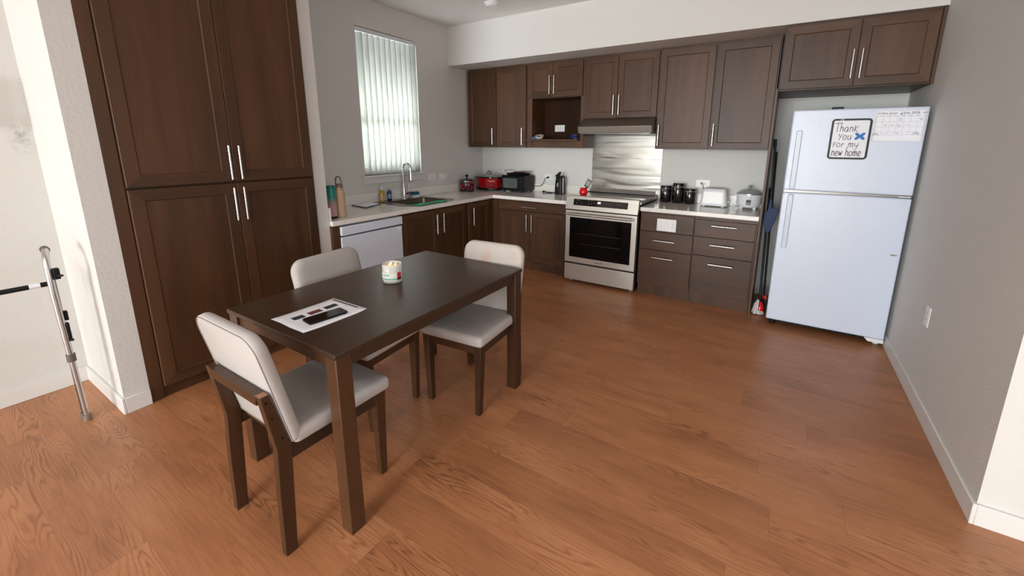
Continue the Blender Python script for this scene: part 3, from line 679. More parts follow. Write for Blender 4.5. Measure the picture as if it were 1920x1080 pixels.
outlet('y', -0.022, -1, 1.195, 1.662, 0.132, 0.078, 'white outlet on the back panel of the open niche', vert=False)
outlet('y', FY-0.02, -1, 2.660, 0.724, 0.178, 0.118, 'white three-gang plate with two switches and an outlet on the cabinet front', 'switch_plate', ('s', 's', 'o'))
outlet('x', W, -1, -1.510, 0.520, 0.072, 0.118, 'white wall outlet low on the grey right wall')
# wall panel at the picture's left edge
wp = thing('wall_panel_box', (-0.048, -4.31, 1.6), 'white square device box on the left wall at the photo edge', 'wall box')
bm = BM(); box(bm, -0.0475, -0.012, -4.44, -4.185, 1.545, 1.80); part('housing', bm, 'white', wp, bevel=0.004)
bm = BM(); box(bm, -0.012, -0.009, -4.42, -4.205, 1.565, 1.78); part('cover', bm, 'offwhite', wp, bevel=0.002)

# ------------------------------------------------------------------ refrigerator
fr = thing('refrigerator', (3.95, -0.42, 0), 'white textured top-freezer refrigerator against the right wall', 'refrigerator')
fx0, fx1 = 3.560, 4.322
bm = BM(); box(bm, fx0+0.006, fx1-0.002, -0.735, -0.06, 0.05, 1.722); part('cabinet_body', bm, 'applwhite', fr, bevel=0.006)
bm = BM(); box(bm, fx0, fx1, -0.805, -0.742, 1.137, 1.733); fz_ = part('freezer_door', bm, 'fridge', fr, bevel=0.010, seg=3)
bm = BM(); box(bm, fx0, fx1, -0.805, -0.742, 0.062, 1.118); fd = part('fridge_door', bm, 'fridge', fr, bevel=0.010, seg=3)
M['fridgehandle'] = plain('handle_white', (204, 211, 224), 0.3)
def fhandle(par, z0, z1):
    bm = BM()
    prof = rrect(0.018, (z1-z0)/2, 0.012, 4, fx0+0.056, (z0+z1)/2)
    loft(bm, [[(a, -0.804, b) for a, b in prof], [(a, -0.822, b) for a, b in prof], [(fx0+0.056+(a-fx0-0.056)*0.8, -0.834, (z0+z1)/2+(b-(z0+z1)/2)*0.985) for a, b in prof]])
    part('handle', bm, M['fridgehandle'], par, smooth=40)
fhandle(fz_, 1.148, 1.585); fhandle(fd, 0.680, 1.106)
bm = BM(); box(bm, fx0+0.01, fx1-0.006, -0.745, -0.735, 0.06, 1.72); part('gasket', bm, 'rug', fr)
bm = BM(); box(bm, fx0+0.004, fx1-0.07, -0.79, -0.736, 1.1195, 1.1355); part('door_gap', bm, 'steeldark', fr)
bm = BM(); box(bm, fx1-0.075, fx1-0.003, -0.798, -0.737, 1.121, 1.134); part('hinge', bm, 'metal', fr, bevel=0.003)
bm = BM(); prism(bm, [(fx1-0.115, 0.06), (fx1-0.09, 0.032), (fx1-0.0, 0.032), (fx1, 0.06)], lambda a, b, t: (a, t, b), -0.798, -0.70); part('hinge', bm, 'white', fr)
bm = BM(); box(bm, fx0+0.02, fx1-0.02, -0.70, -0.68, 0.012, 0.062); part('kick_grille', bm, 'black', fr)
for x in (fx0+0.05, fx1-0.03):
    for y in (-0.72, -0.12):
        bm = BM(); lathe(bm, [(0.02, 0), (0.02, 0.035), (0.012, 0.052)], (x, y, 0), 14); part('roller_foot', bm, 'blackmat' if x < 4 else 'white', fr, smooth=40)
bm = BM(); box(bm, 4.265, 4.30, -0.8065, -0.8048, 0.706, 0.716); part('badge', bm, 'rug', fd)
# things on top
bm = BM(); box(bm, 3.80, 3.87, -0.735, -0.66, 1.7225, 1.752)
single('black_case', bm, 'black', (3.835, -0.70, 1.7225), 'small black case lying at the front edge on top of the refrigerator', 'case', bevel=0.006)
bm = BM(); box(bm, 3.61, 3.785, -0.728, -0.55, 1.7225, 1.736)
single('flat_dark_tray', bm, plain('dark_red_plastic', (95, 40, 36), 0.4), (3.70, -0.64, 1.7225), 'flat dark red tray on top of the refrigerator, left of the black case', 'tray', bevel=0.003)

# whiteboard with handwriting
YD = -0.8055
wbx0, wbx1, wbz0, wbz1 = 3.806, 4.036, 1.379, 1.664
wbd = thing('message_board', (3.921, YD, 1.379), 'small black-framed magnetic whiteboard with a handwritten thank-you on the freezer door', 'whiteboard')
cx_, cz_ = (wbx0+wbx1)/2, (wbz0+wbz1)/2; hx_, hz_ = (wbx1-wbx0)/2, (wbz1-wbz0)/2
bm = BM(); o_ = rrect(hx_, hz_, 0.022, 5, cx_, cz_); i_ = rrect(hx_-0.013, hz_-0.013, 0.010, 5, cx_, cz_)
loft(bm, [[(a, YD, b) for a, b in o_], [(a, YD-0.006, b) for a, b in o_], [(a, YD-0.006, b) for a, b in i_], [(a, YD-0.003, b) for a, b in i_]], True, False); part('frame', bm, 'black', wbd)
bm = BM(); prism(bm, i_, lambda a, b, t: (a, t, b), YD-0.0005, YD-0.0032); part('writing_surface', bm, 'white', wbd)
bm = BM(); box(bm, wbx0+0.048, wbx0+0.07, YD-0.0072, YD-0.006, wbz1-0.0125, wbz1-0.001); part('clip', bm, 'rug', wbd)
GL = {  # handwritten letters as strokes in a unit-high box (x height .55)
 'T': ([[(-.1, .95), (.3, 1.02), (.75, 1.0)], [(.3, 1.0), (.27, .5), (.3, 0)]], .55),
 'h': ([[(.08, 1.0), (.1, .5), (.08, 0)], [(.09, .35), (.2, .52), (.33, .5), (.38, .3), (.38, 0)]], .5),
 'a': ([[(.4, .45), (.25, .55), (.08, .4), (.06, .15), (.2, 0), (.36, .15), (.41, .45), (.4, .1), (.46, 0)]], .55),
 'n': ([[(.08, .55), (.08, 0)], [(.09, .35), (.2, .54), (.34, .5), (.38, .3), (.38, 0)]], .5),
 'k': ([[(.08, .75), (.09, .4), (.08, 0)], [(.45, .62), (.1, .3), (.45, 0)]], .5),
 'Y': ([[(0, .72), (.14, .42), (.24, .38)], [(.42, .72), (.26, .38), (.12, -.05)]], .48),
 'o': ([[(.25, .55), (.1, .45), (.06, .2), (.2, 0), (.38, .12), (.42, .38), (.25, .55)]], .52),
 'u': ([[(.08, .55), (.08, .15), (.2, 0), (.36, .15), (.4, .55), (.4, .1), (.44, 0)]], .55),
 'F': ([[(.08, .62), (.08, .3), (.06, 0)], [(.07, .62), (.32, .6)], [(.08, .34), (.26, .36)]], .38),
 'r': ([[(.08, .5), (.08, 0)], [(.09, .3), (.2, .48), (.34, .46)]], .42),
 'm': ([[(.06, .55), (.06, 0)], [(.07, .35), (.16, .53), (.27, .45), (.28, 0)], [(.28, .35), (.4, .53), (.5, .43), (.52, 0)]], .64),
 'y': ([[(.06, .55), (.1, .2), (.24, .12), (.38, .3)], [(.44, .55), (.36, 0), (.2, -.3), (.08, -.25)]], .5),
 'e': ([[(.08, .25), (.36, .32), (.34, .5), (.18, .54), (.07, .35), (.1, .08), (.26, 0), (.42, .1)]], .5),
 'w': ([[(.04, .55), (.12, .05), (.24, .4), (.34, .05), (.46, .55)]], .54),
}
def write(bm, txt, x, z, s, y, slant=0.06, r=0.0011, wx=1.0):
    for ch in txt:
        if ch == ' ': x += s*0.35*wx; continue
        st, adv = GL[ch]
        for p in st:
            pts = [(x+(a*wx+b*slant)*s, y, z+b*s) for a, b in p]
            # smooth by subdividing (Catmull-Rom)
            q = []
            for i in range(len(pts)-1):
                p0, p1, p2, p3 = pts[max(i-1, 0)], pts[i], pts[i+1], pts[min(i+2, len(pts)-1)]
                for k in range(4):
                    t = k/4
                    q.append(tuple(0.5*((2*p1[j])+(-p0[j]+p2[j])*t+(2*p0[j]-5*p1[j]+4*p2[j]-p3[j])*t*t+(-p0[j]+3*p1[j]-3*p2[j]+p3[j])*t**3) for j in range(3)))
            q.append(pts[-1]); tube(bm, q, r, 5)
        x += adv*s*wx
bm = BM(); YW = YD-0.0035
IX = 3.819
write(bm, 'Thank', IX+0.008, 1.573, 0.060, YW, wx=0.88, r=0.0021)
write(bm, 'You', IX+0.036, 1.516, 0.060, YW, wx=0.86, r=0.0021)
write(bm, 'For my', IX+0.010, 1.464, 0.055, YW, wx=0.97, r=0.0020)
write(bm, 'new home', IX+0.008, 1.402, 0.064, YW, wx=0.67, r=0.0023)
part('handwriting', bm, 'marker', wbd, smooth=60)
bm = BM()   # blue bow magnet/drawing: four petals
for a in (42, 138, 222, 318):
    c = (3.978+0.019*math.cos(R(a)), 1.541+0.017*math.sin(R(a)))
    el = []
    for k in range(12):
        t = 2*PI*k/12; u_, v_ = 0.018*math.cos(t), 0.0095*math.sin(t)
        el.append((c[0]+u_*math.cos(R(a))-v_*math.sin(R(a)), c[1]+u_*math.sin(R(a))+v_*math.cos(R(a))))
    prism(bm, el, lambda p, q, t: (p, t, q), YD-0.0033, YD-0.008)
part('blue_flower', bm, 'blue', wbd, bevel=0.001)
# calendar sheet
cal = thing('paper_calendar', (4.19, YD, 1.5), 'printed July 2026 calendar page held on the freezer door by a round magnet', 'calendar')
kx0, kx1, kz0, kz1 = 4.046, 4.314, 1.505, 1.716
bm = BM()
def kp(u_, v_, d=0.0):
    cur = max(0.0, 0.22-v_)**2*0.12*(0.5+u_); return (kx0+(kx1-kx0)*u_, YD-0.0016-cur-d, kz0+(kz1-kz0)*v_)
grid = [[bm.verts.new(kp(i/12, j/14)) for i in range(13)] for j in range(15)]
for j in range(14):
    for i in range(12): bm.faces.new((grid[j][i], grid[j][i+1], grid[j+1][i+1], grid[j+1][i]))
ks = part('sheet', bm, 'paper', cal, smooth=60); so = ks.modifiers.new('thickness', 'SOLIDIFY'); so.thickness = 0.0004
bm = BM(); put_text(bm, 'San Juan', 0.0215, kp(0.12, 0.865, 0.0008), stretch=1.15); part('heading', bm, 'ink', cal)
bm = BM(); put_text(bm, 'July 2026', 0.0215, kp(0.545, 0.865, 0.0008), stretch=1.05)
part('heading', bm, 'ink', cal)
bm = BM()
def rect(u0_, u1_, v0_, v1_, d=0.0006, mi=0):
    p, q = kp(u0_, v0_, d), kp(u1_, v1_, d); box(bm, p[0], q[0], min(p[1], q[1])-0.0002, max(p[1], q[1]), p[2], q[2], mi)
for v_ in (0.79, 0.62, 0.46, 0.30, 0.21): rect(0.03, 0.97, v_, v_+0.006)
for u_ in (0.03, 0.164, 0.298, 0.432, 0.566, 0.70, 0.834, 0.965): rect(u_, u_+0.004, 0.22, 0.83)
random.seed(4)
for (u_, v_) in ((.2, .52), (.2, .49), (.33, .52), (.33, .49), (.45, .53), (.45, .5), (.45, .47), (.6, .52), (.47, .72), (.47, .69), (.47, .66), (.45, .26), (.45, .24), (.1, .81), (.22, .81), (.36, .81), (.5, .81), (.64, .81), (.78, .81), (.2, .24)):
    rect(u_, u_+random.uniform(.05, .09), v_, v_+0.012)
part('grid_print', bm, 'inkgrey', cal)
bm = BM()
def spray(u_, v_, n, a0, a1, l):
    c = kp(u_, v_, 0.0008)
    for i in range(n):
        a = R(a0+(a1-a0)*i/(n-1))
        tube(bm, [(c[0]+l*0.45*math.cos(a), c[1], c[2]+l*0.45*math.sin(a)), (c[0]+l*math.cos(a), c[1], c[2]+l*math.sin(a))], 0.0011, 5)
spray(0.06, 0.19, 6, 20, 160, 0.019); spray(0.84, 0.20, 6, 20, 160, 0.022); spray(0.07, 0.865, 5, 30, 150, 0.012); spray(0.95, 0.86, 5, 40, 160, 0.014); spray(0.90, 0.72, 4, 200, 330, 0.010)
c = kp(0.51, 0.885, 0.001); tube(bm, [(c[0]-0.006, c[1], c[2]-0.008), (c[0], c[1], c[2]), (c[0]+0.002, c[1], c[2]+0.002)], 0.003, 6); tube(bm, [(c[0]+0.005, c[1], c[2]+0.008), (c[0]+0.007, c[1], c[2]+0.010)], 0.003, 6)
part('firework_print', bm, 'ink', cal)
bm = BM(); c = kp(0.53, 0.975)
n = 24; loft(bm, [[(c[0]+r_*math.cos(2*PI*i/n), c[1]-d, c[2]+r_*math.sin(2*PI*i/n)) for i in range(n)] for r_, d in ((0.0125, 0.001), (0.0125, 0.005), (0.0085, 0.005), (0.0085, 0.0015))], False, True)
single('round_magnet', bm, 'white', (c[0], c[1]-0.001, c[2]), 'round pale magnet at the top of the calendar page', 'magnet', smooth=40)

# ------------------------------------------------------------------ cleaning tools beside the refrigerator
mp = thing('spin_mop', (3.487, -0.52, 0), 'mop with red head and fluffy white strands beside the refrigerator', 'mop')
bm = BM(); tube(bm, [(3.50, -0.52, 0.07), (3.463, -0.30, 1.10)], 0.0095, 10); part('pole', bm, 'black', mp, smooth=50)
bm = BM(); lathe(bm, [(0.012, 0.11), (0.03, 0.08), (0.042, 0.05), (0.04, 0.035)], (3.508, -0.545, 0.0), 18, sx=0.8); part('head', bm, 'redbright', mp, smooth=40)
bm = BM(); random.seed(7)
for i in range(70):
    a = random.uniform(0, 2*PI); r_ = random.uniform(0.02, 0.05); h = random.uniform(0.045, 0.13) if math.cos(a) < 0 else random.uniform(0.03, 0.05)
    x0, y0 = 3.494+0.012*math.cos(a), -0.555+0.02*math.sin(a)
    x1 = min(max(3.494+r_*math.cos(a), 3.449), 3.54)
    tube(bm, [(x0, y0, h), ((x0+x1)/2, y0+0.02*math.sin(a), h*0.8), (x1, -0.555+r_*1.3*math.sin(a), 0.008)], 0.0055, 6)
sm_ = part('strands', bm, plain('mop_strands', (205, 202, 200), 0.9, bump=0.5), mp, smooth=60); sm_['kind'] = 'stuff'
dp = thing('dustpan', (3.488, -0.56, 0.7), 'dark blue long-handled dustpan hanging between end panel and refrigerator', 'dustpan')
bm = BM(); poly = [(3.478, 1.03), (3.470, 0.93), (3.452, 0.90), (3.447, 0.84), (3.47, 0.76), (3.488, 0.725), (3.51, 0.76), (3.540, 0.86), (3.545, 0.955), (3.50, 0.955), (3.494, 1.03)]
prism(bm, poly, lambda a, b, t: (a, t, b), -0.565, -0.553); part('pan', bm, plain('navy_plastic', (18, 44, 84), 0.5, spec=0.3), dp, bevel=0.003)
bm = BM(); tube(bm, [(3.486, -0.558, 1.0), (3.472, -0.53, 1.30), (3.463, -0.50, 1.50)], 0.0085, 10); part('handle', bm, 'black', dp, smooth=50)
bm = BM(); tube(bm, [(3.463, -0.50, 1.46), (3.460, -0.495, 1.525)], 0.0125, 12); part('grip', bm, 'blackmat', dp, smooth=50)
br = thing('broom', (3.525, -0.45, 0), 'slim broom with black pole standing behind the dustpan', 'broom')
bm = BM(); tube(bm, [(3.525, -0.42, 0.12), (3.478, -0.36, 1.42)], 0.009, 10); part('pole', bm, 'blackmat', br, smooth=50)
bm = BM(); box(bm, 3.485, 3.555, -0.45, -0.41, 0.10, 0.14); part('head', bm, 'redgloss', br, bevel=0.006)
bm = BM(); loft(bm, [[(3.49, -0.445, .10), (3.55, -0.445, .10), (3.55, -0.415, .10), (3.49, -0.415, .10)], [(3.475, -0.455, 0.001), (3.556, -0.455, 0.001), (3.556, -0.405, 0.001), (3.475, -0.405, 0.001)]]); part('bristles', bm, 'blackmat', br)

# ------------------------------------------------------------------ worktop items, left run
def prof_thing(name, loc, label, cat, parts_, group=None, n=28, **kw):
    t = thing(name, loc, label, cat, group)
    for nm, prof, mat in parts_:
        bm = BM(); lathe(bm, prof, loc, n, **kw); part(nm, bm, mat, t, smooth=45)
    return t
# cream flask
fl = (0.505, -2.565, CT)
m_cream = plain('cream_powder_coat', (196, 170, 140), 0.4); m_taupe = plain('taupe_plastic', (128, 108, 92), 0.4)
t = prof_thing('drinking_flask', fl, 'cream metal drinking flask with a loop handle near the worktop end', 'bottle',
  [('body', [(0.034, 0.0), (0.0385, 0.004), (0.0385, 0.195), (0.037, 0.212), (0.031, 0.222)], m_cream),
   ('collar', [(0.031, 0.222), (0.032, 0.224), (0.032, 0.240), (0.029, 0.243)], m_cream),
   ('lid', [(0.028, 0.243), (0.028, 0.262), (0.022, 0.272), (0.01, 0.274)], m_taupe)])
bm = BM(); hp = [(fl[0]-0.034, fl[1]-0.004, CT+0.235), (fl[0]-0.037, fl[1]-0.004, CT+0.29), (fl[0]-0.03, fl[1]-0.004, CT+0.318), (fl[0]-0.015, fl[1]-0.004, CT+0.328), (fl[0]+0.015, fl[1]-0.004, CT+0.328), (fl[0]+0.03, fl[1]-0.004, CT+0.318), (fl[0]+0.037, fl[1]-0.004, CT+0.29), (fl[0]+0.034, fl[1]-0.004, CT+0.235)]
tube(bm, hp, 0.0055, 8); part('loop_handle', bm, m_taupe, t, smooth=50)
# teal pink tumbler (gradient along height)
def grad(name, c0, c1, z0, z1, rough=0.3):
    m, nt, b = newmat(name); tc = N(nt, 'ShaderNodeTexCoord'); s = N(nt, 'ShaderNodeSeparateXYZ'); nt.links.new(tc.outputs['Object'], s.inputs[0])
    mr = N(nt, 'ShaderNodeMapRange'); mr.inputs['From Min'].default_value = z0; mr.inputs['From Max'].default_value = z1; nt.links.new(s.outputs[2], mr.inputs['Value'])
    mx = N(nt, 'ShaderNodeMix', data_type='RGBA'); mx.inputs[6].default_value = lin(c0); mx.inputs[7].default_value = lin(c1)
    nt.links.new(mr.outputs[0], mx.inputs[0]); nt.links.new(mx.outputs[2], b.inputs['Base Color']); b.inputs['Roughness'].default_value = rough
    return m
prof_thing('drinking_tumbler', (0.512, -2.647, CT), 'tall teal and pink tumbler behind the cream flask', 'tumbler',
  [('base', [(0.030, 0.0), (0.033, 0.002), (0.033, 0.02)], 'black'),
   ('body', [(0.033, 0.02), (0.035, 0.024), (0.036, 0.24), (0.034, 0.245)], grad('teal_pink_fade', (196, 148, 152), (22, 130, 118), 0.10, 0.17)),
   ('lid', [(0.034, 0.245), (0.034, 0.262), (0.028, 0.265)], plain('teal_lid', (20, 110, 100), 0.35))])
# white board on counter
ct_ = thing('cutting_board', (0.165, -2.02, CT), 'thin white board with dark edge lying left of the sink', 'board')
bc = [(0.045, -2.135), (0.285, -2.165), (0.20, -1.925), (0.035, -1.93)]
bm = BM(); prism(bm, bc, lambda a, b, t: (a, b, t), CT+0.0005, CT+0.010); part('rim', bm, 'slot', ct_, bevel=0.002)
cxb = sum(p[0] for p in bc)/4; cyb = sum(p[1] for p in bc)/4
bm = BM(); prism(bm, [(cxb+(a-cxb)*0.95, cyb+(b-cyb)*0.96) for a, b in bc], lambda a, b, t: (a, b, t), CT+0.010, CT+0.0115); part('surface', bm, 'paper', ct_)
# soap bottle
prof_thing('soap_bottle', (0.072, -1.795, CT+0.004), 'bottle of yellow dish soap with a white cap by the sink', 'bottle',
  [('bottle', [(0.024, 0), (0.029, 0.004), (0.030, 0.075), (0.026, 0.1), (0.013, 0.115), (0.012, 0.125)], plain('amber_soap', (182, 146, 58), 0.12, coat=0.4)),
   ('cap', [(0.015, 0.125), (0.015, 0.155), (0.008, 0.16)], 'white'), ('label', [(0.0302, 0.02), (0.0302, 0.06)], plain('soap_label', (196, 178, 120), 0.5))], sx=0.8)
prof_thing('blue_bottle', (0.072, -1.70, CT+0.004), 'small dark blue bottle between the soap and the faucet', 'bottle',
  [('bottle', [(0.022, 0), (0.024, 0.003), (0.024, 0.095), (0.019, 0.105)], plain('navy_bottle', (16, 28, 78), 0.25)),
   ('cap', [(0.019, 0.105), (0.018, 0.122), (0.01, 0.124)], plain('blue_cap', (120, 140, 185), 0.4)), ('label', [(0.0244, 0.025), (0.0244, 0.07)], plain('pale_label', (130, 140, 175), 0.5))], sx=0.8)
# sponge holder and sponge
sh = thing('sponge_holder', (0.095, -1.36, CT+0.004), 'small clear holder behind the sink with a teal scrub sponge in it', 'holder')
bm = BM(); box(bm, 0.062, 0.118, -1.415, -1.315, CT+0.0045, CT+0.010); box(bm, 0.062, 0.065, -1.415, -1.315, CT+0.010, CT+0.055); box(bm, 0.115, 0.118, -1.415, -1.315, CT+0.010, CT+0.035); part('tray', bm, 'white', sh, bevel=0.001)
bm = BM(); tube(bm, [(0.09, -1.415, CT+0.012), (0.09, -1.43, CT+0.04), (0.09, -1.42, CT+0.075), (0.09, -1.40, CT+0.06)], 0.006, 8); part('clip', bm, 'slot', sh, smooth=50)
bm = BM(); box(bm, 0.068, 0.112, -1.40, -1.318, CT+0.036, CT+0.068, 0); box(bm, 0.068, 0.112, -1.40, -1.318, CT+0.010, CT+0.0359, 1)
single('sponge', bm, [plain('teal_scrub', (20, 104, 132), 0.9, bump=0.5, bscale=300), plain('white_sponge', (225, 225, 220), 0.9)], (0.09, -1.36, CT+0.01), 'teal and white scrub sponge standing in the holder', 'sponge')
# green cloth over the sink's front edge
bm = BM(); cc_ = [(0.475, -1.79), (0.612, -1.80), (0.585, -1.34), (0.43, -1.37)]
nu, nv = 10, 18; gr_ = []
for j in range(nv+1):
    v_ = j/nv; row = []
    for i in range(nu+1):
        u_ = i/nu
        a = Vector(cc_[0]).lerp(Vector(cc_[3]), v_); b2 = Vector(cc_[1]).lerp(Vector(cc_[2]), v_); p = a.lerp(b2, u_)
        px = p.x+0.012*math.sin(v_*7+u_*2); py = p.y
        sag = -0.0 if px > 0.50 else -(0.50-px)*0.35
        row.append(bm.verts.new((px, py, CT+0.008+sag+0.0028*math.sin(u_*9+v_*13)+0.002*math.sin(v_*31))))
    gr_.append(row)
for j in range(nv):
    for i in range(nu): bm.faces.new((gr_[j][i], gr_[j][i+1], gr_[j+1][i+1], gr_[j+1][i]))
clo = single('dish_cloth', bm, fabric('green_cloth', (10, 148, 106)), (0.53, -1.57, CT+0.006), 'green dish cloth draped over the front rim of the sink', 'cloth', smooth=60)
so = clo.modifiers.new('thickness', 'SOLIDIFY'); so.thickness = 0.002; so.offset = 1
bm = BM(); box(bm, 0.572, 0.594, -1.372, -1.345, CT+0.0125, CT+0.0135); ca = part('care_tag', bm, 'white', clo)

# mini slow cooker (plain red with white blotches)
def band_mat():
    m, nt, b = newmat('red_band_print'); tc = N(nt, 'ShaderNodeTexCoord')
    v = N(nt, 'ShaderNodeTexVoronoi', i_Scale=26.0); nt.links.new(tc.outputs['Object'], v.inputs['Vector'])
    r = N(nt, 'ShaderNodeValToRGB'); nt.links.new(v.outputs['Distance'], r.inputs[0]); r.color_ramp.interpolation = 'CONSTANT'
    e = r.color_ramp.elements; e[0].position = 0; e[0].color = lin((225, 215, 215)); e[1].position = 0.20; e[1].color = lin((130, 14, 28)); k = e.new(0.52); k.color = lin((40, 18, 26))
    nt.links.new(r.outputs[0], b.inputs['Base Color']); b.inputs['Roughness'].default_value = 0.2
    return m
mc = (0.128, -0.505, CT)
t = prof_thing('mini_slow_cooker', mc, 'small red patterned round cooker with black lid in the worktop corner', 'slow cooker',
  [('base', [(0.0756, 0.0000), (0.0915, 0.0062), (0.0915, 0.0208), (0.0854, 0.0229)], 'black'),
   ('housing', [(0.0854, 0.0229), (0.0903, 0.0291), (0.0903, 0.1227), (0.0878, 0.1269)], band_mat()),
   ('rim', [(0.0891, 0.1248), (0.0939, 0.1279), (0.0939, 0.1331), (0.0854, 0.1352)], 'metal'),
   ('lid', [(0.0976, 0.1352), (0.0976, 0.1425), (0.0732, 0.1560), (0.0244, 0.1622)], 'glossblk'),
   ('knob', [(0.0098, 0.1622), (0.0085, 0.1789), (0.0195, 0.1914), (0.0207, 0.2018), (0.0122, 0.2111)], 'black')])
for s in (-1, 1):
    bm = BM(); box(bm, mc[0]+s*0.092-0.010, mc[0]+s*0.092+0.008, mc[1]-0.016, mc[1]+0.016, CT+0.075, CT+0.092); part('side_handle', bm, 'black', t, bevel=0.004)
# white mat with dark item under it
bm = BM(); lathe(bm, [(0.092, 0.0), (0.094, 0.0015), (0.05, 0.002)], (0.125, -0.43, CT), 24)
# (the mat is flush under the cooker; cooker stands on it)
bm.free()
sl = thing('slow_cooker', (0.27, -0.20, CT), 'large oval red slow cooker with glass lid in the kitchen corner', 'slow cooker')
SC = (0.255, -0.195, CT)
for nm, prof, mat in (('base', [(0.155, 0.0), (0.165, 0.008), (0.165, 0.03), (0.16, 0.034)], 'black'),
    ('housing', [(0.16, 0.034), (0.168, 0.045), (0.176, 0.15), (0.178, 0.158)], 'redgloss'),
    ('crock_rim', [(0.182, 0.158), (0.196, 0.165), (0.196, 0.175), (0.184, 0.180)], 'glossblk'),
    ('lid', [(0.188, 0.180), (0.186, 0.186), (0.14, 0.205), (0.07, 0.214), (0.02, 0.216)], 'lidglass')):
    bm = BM(); lathe(bm, prof, SC, 40, 1.10, 0.78); part(nm, bm, mat, sl, smooth=45)
bm = BM(); tube(bm, [(SC[0]-0.027, SC[1], CT+0.212), (SC[0]-0.025, SC[1], CT+0.232), (SC[0]-0.01, SC[1], CT+0.247), (SC[0]+0.01, SC[1], CT+0.247), (SC[0]+0.025, SC[1], CT+0.232), (SC[0]+0.027, SC[1], CT+0.212)], 0.006, 10)
lathe(bm, [(0.034, 0.211), (0.032, 0.2165), (0.01, 0.217)], SC, 20); part('lid_knob', bm, 'black', sl, smooth=50)
a_ = R(-52); kx, ky = SC[0]+0.170*1.10*math.cos(a_), SC[1]+0.170*0.78*math.sin(a_)
nrm = Vector((math.cos(a_)/1.10, math.sin(a_)/0.78, 0)).normalized(); tg = Vector((-nrm.y, nrm.x, 0))
bm = BM(); p0 = Vector((kx, ky, CT+0.075)); tube(bm, [p0-nrm*0.005, p0+nrm*0.014], 0.014, 16); part('dial', bm, 'black', sl, smooth=50)
bm = BM(); put_text(bm, 'Crock-Pot', 0.02, Vector((kx, ky, CT+0.118))+nrm*0.0062-tg*0.045, ax=tg); part('lettering', bm, 'white', sl)
# toaster oven
to = thing('toaster_oven', (0.68, -0.16, CT), 'black toaster oven with glass door beside the red slow cooker', 'toaster oven')
ox0, ox1, oy0, oy1, oz0, oz1 = 0.515, 0.855, -0.285, -0.05, CT+0.018, CT+0.208
bm = BM(); prism(bm, rrect((oy1-oy0)/2, (oz1-oz0)/2, 0.02, 4, (oy0+oy1)/2, (oz0+oz1)/2), lambda a, b, t: (t, a, b), ox0, ox1); part('housing', bm, 'black', to, smooth=35)
bm = BM(); box(bm, ox0+0.012, ox0+0.255, oy0-0.010, oy0, oz0+0.02, oz1-0.014); dr = part('door', bm, 'black', to, bevel=0.003)
bm = BM(); box(bm, ox0+0.028, ox0+0.240, oy0-0.0115, oy0-0.010, oz0+0.036, oz1-0.034); part('door_glass', bm, plain('smoky_glass', (84, 92, 88), 0.06, coat=0.5), dr)
bm = BM(); tube(bm, [(ox0+0.03, oy0-0.03, oz1-0.022), (ox0+0.237, oy0-0.03, oz1-0.022)], 0.006, 10)
for x in (ox0+0.04, ox0+0.227): tube(bm, [(x, oy0-0.008, oz1-0.022), (x, oy0-0.03, oz1-0.022)], 0.005, 8)
part('handle', bm, 'blackmat', dr, smooth=50)
bm = BM(); box(bm, ox0+0.27, ox1-0.008, oy0-0.004, oy0, oz0+0.012, oz1-0.012); part('control_panel', bm, 'blackmat', to, bevel=0.002)
for z in (CT+0.06, CT+0.11, CT+0.16):
    bm = BM(); tube(bm, [(ox1-0.037, oy0-0.004, z), (ox1-0.037, oy0-0.02, z)], 0.013, 14); part('dial', bm, 'black', to, smooth=50)
for x in (ox0+0.03, ox1-0.03):
    for y in (oy0+0.025, oy1-0.025):
        bm = BM(); lathe(bm, [(0.011, 0), (0.011, 0.02)], (x, y, CT), 10); part('foot', bm, 'black', to, smooth=40)
bm = BM()
pts = [(ox1-0.01, -0.052, CT+0.075), (0.90, -0.06, CT+0.07), (0.95, -0.045, CT+0.075), (0.985, -0.035, CT+0.11), (1.0, -0.035, CT+0.155), (1.015, -0.033, CT+0.178), (1.04, -0.030, CT+0.185), (1.04, -0.008, CT+0.185)]
tube(bm, pts, 0.0035, 7); tube(bm, [(1.04, -0.03, CT+0.185), (1.04, -0.0075, CT+0.185)], 0.012, 12); part('power_cord', bm, 'blackmat', to, smooth=60)
# griddle pan and grill rack on it
gp = thing('griddle_pan', (0.69, -0.16, oz1), 'black shallow pan lying on top of the toaster oven', 'pan')
bm = BM(); lo_ = rrect(0.115, 0.085, 0.03, 5, 0.69, -0.165); hi_ = rrect(0.135, 0.10, 0.035, 5, 0.69, -0.165); hin = rrect(0.128, 0.093, 0.03, 5, 0.69, -0.165); lin_ = rrect(0.11, 0.08, 0.03, 5, 0.69, -0.165)
loft(bm, [[(x, y, oz1+0.0005) for x, y in lo_], [(x, y, oz1+0.026) for x, y in hi_], [(x, y, oz1+0.026) for x, y in hin], [(x, y, oz1+0.005) for x, y in lin_]]); part('dish', bm, 'blackmat', gp, smooth=40)
gk = thing('wire_rack', (0.69, -0.165, oz1+0.027), 'thin wire grill rack resting tilted on the black pan', 'rack')
bm = BM()
for y in (-0.26, -0.07): tube(bm, [(0.545, y, oz1+0.058), (0.58, y, oz1+0.03), (0.70, y, oz1+0.030), (0.84, y, oz1+0.052)], 0.0026, 6)
tube(bm, [(0.545, -0.26, oz1+0.058), (0.545, -0.07, oz1+0.058)], 0.0026, 6); tube(bm, [(0.84, -0.26, oz1+0.052), (0.84, -0.07, oz1+0.052)], 0.0026, 6); part('frame', bm, 'blackmat', gk, smooth=60)
bm = BM()
for i in range(9):
    x = 0.60+i*0.024; z = oz1+0.0305+max(0, x-0.70)*0.157; tube(bm, [(x, -0.26, z), (x, -0.07, z)], 0.0016, 5)
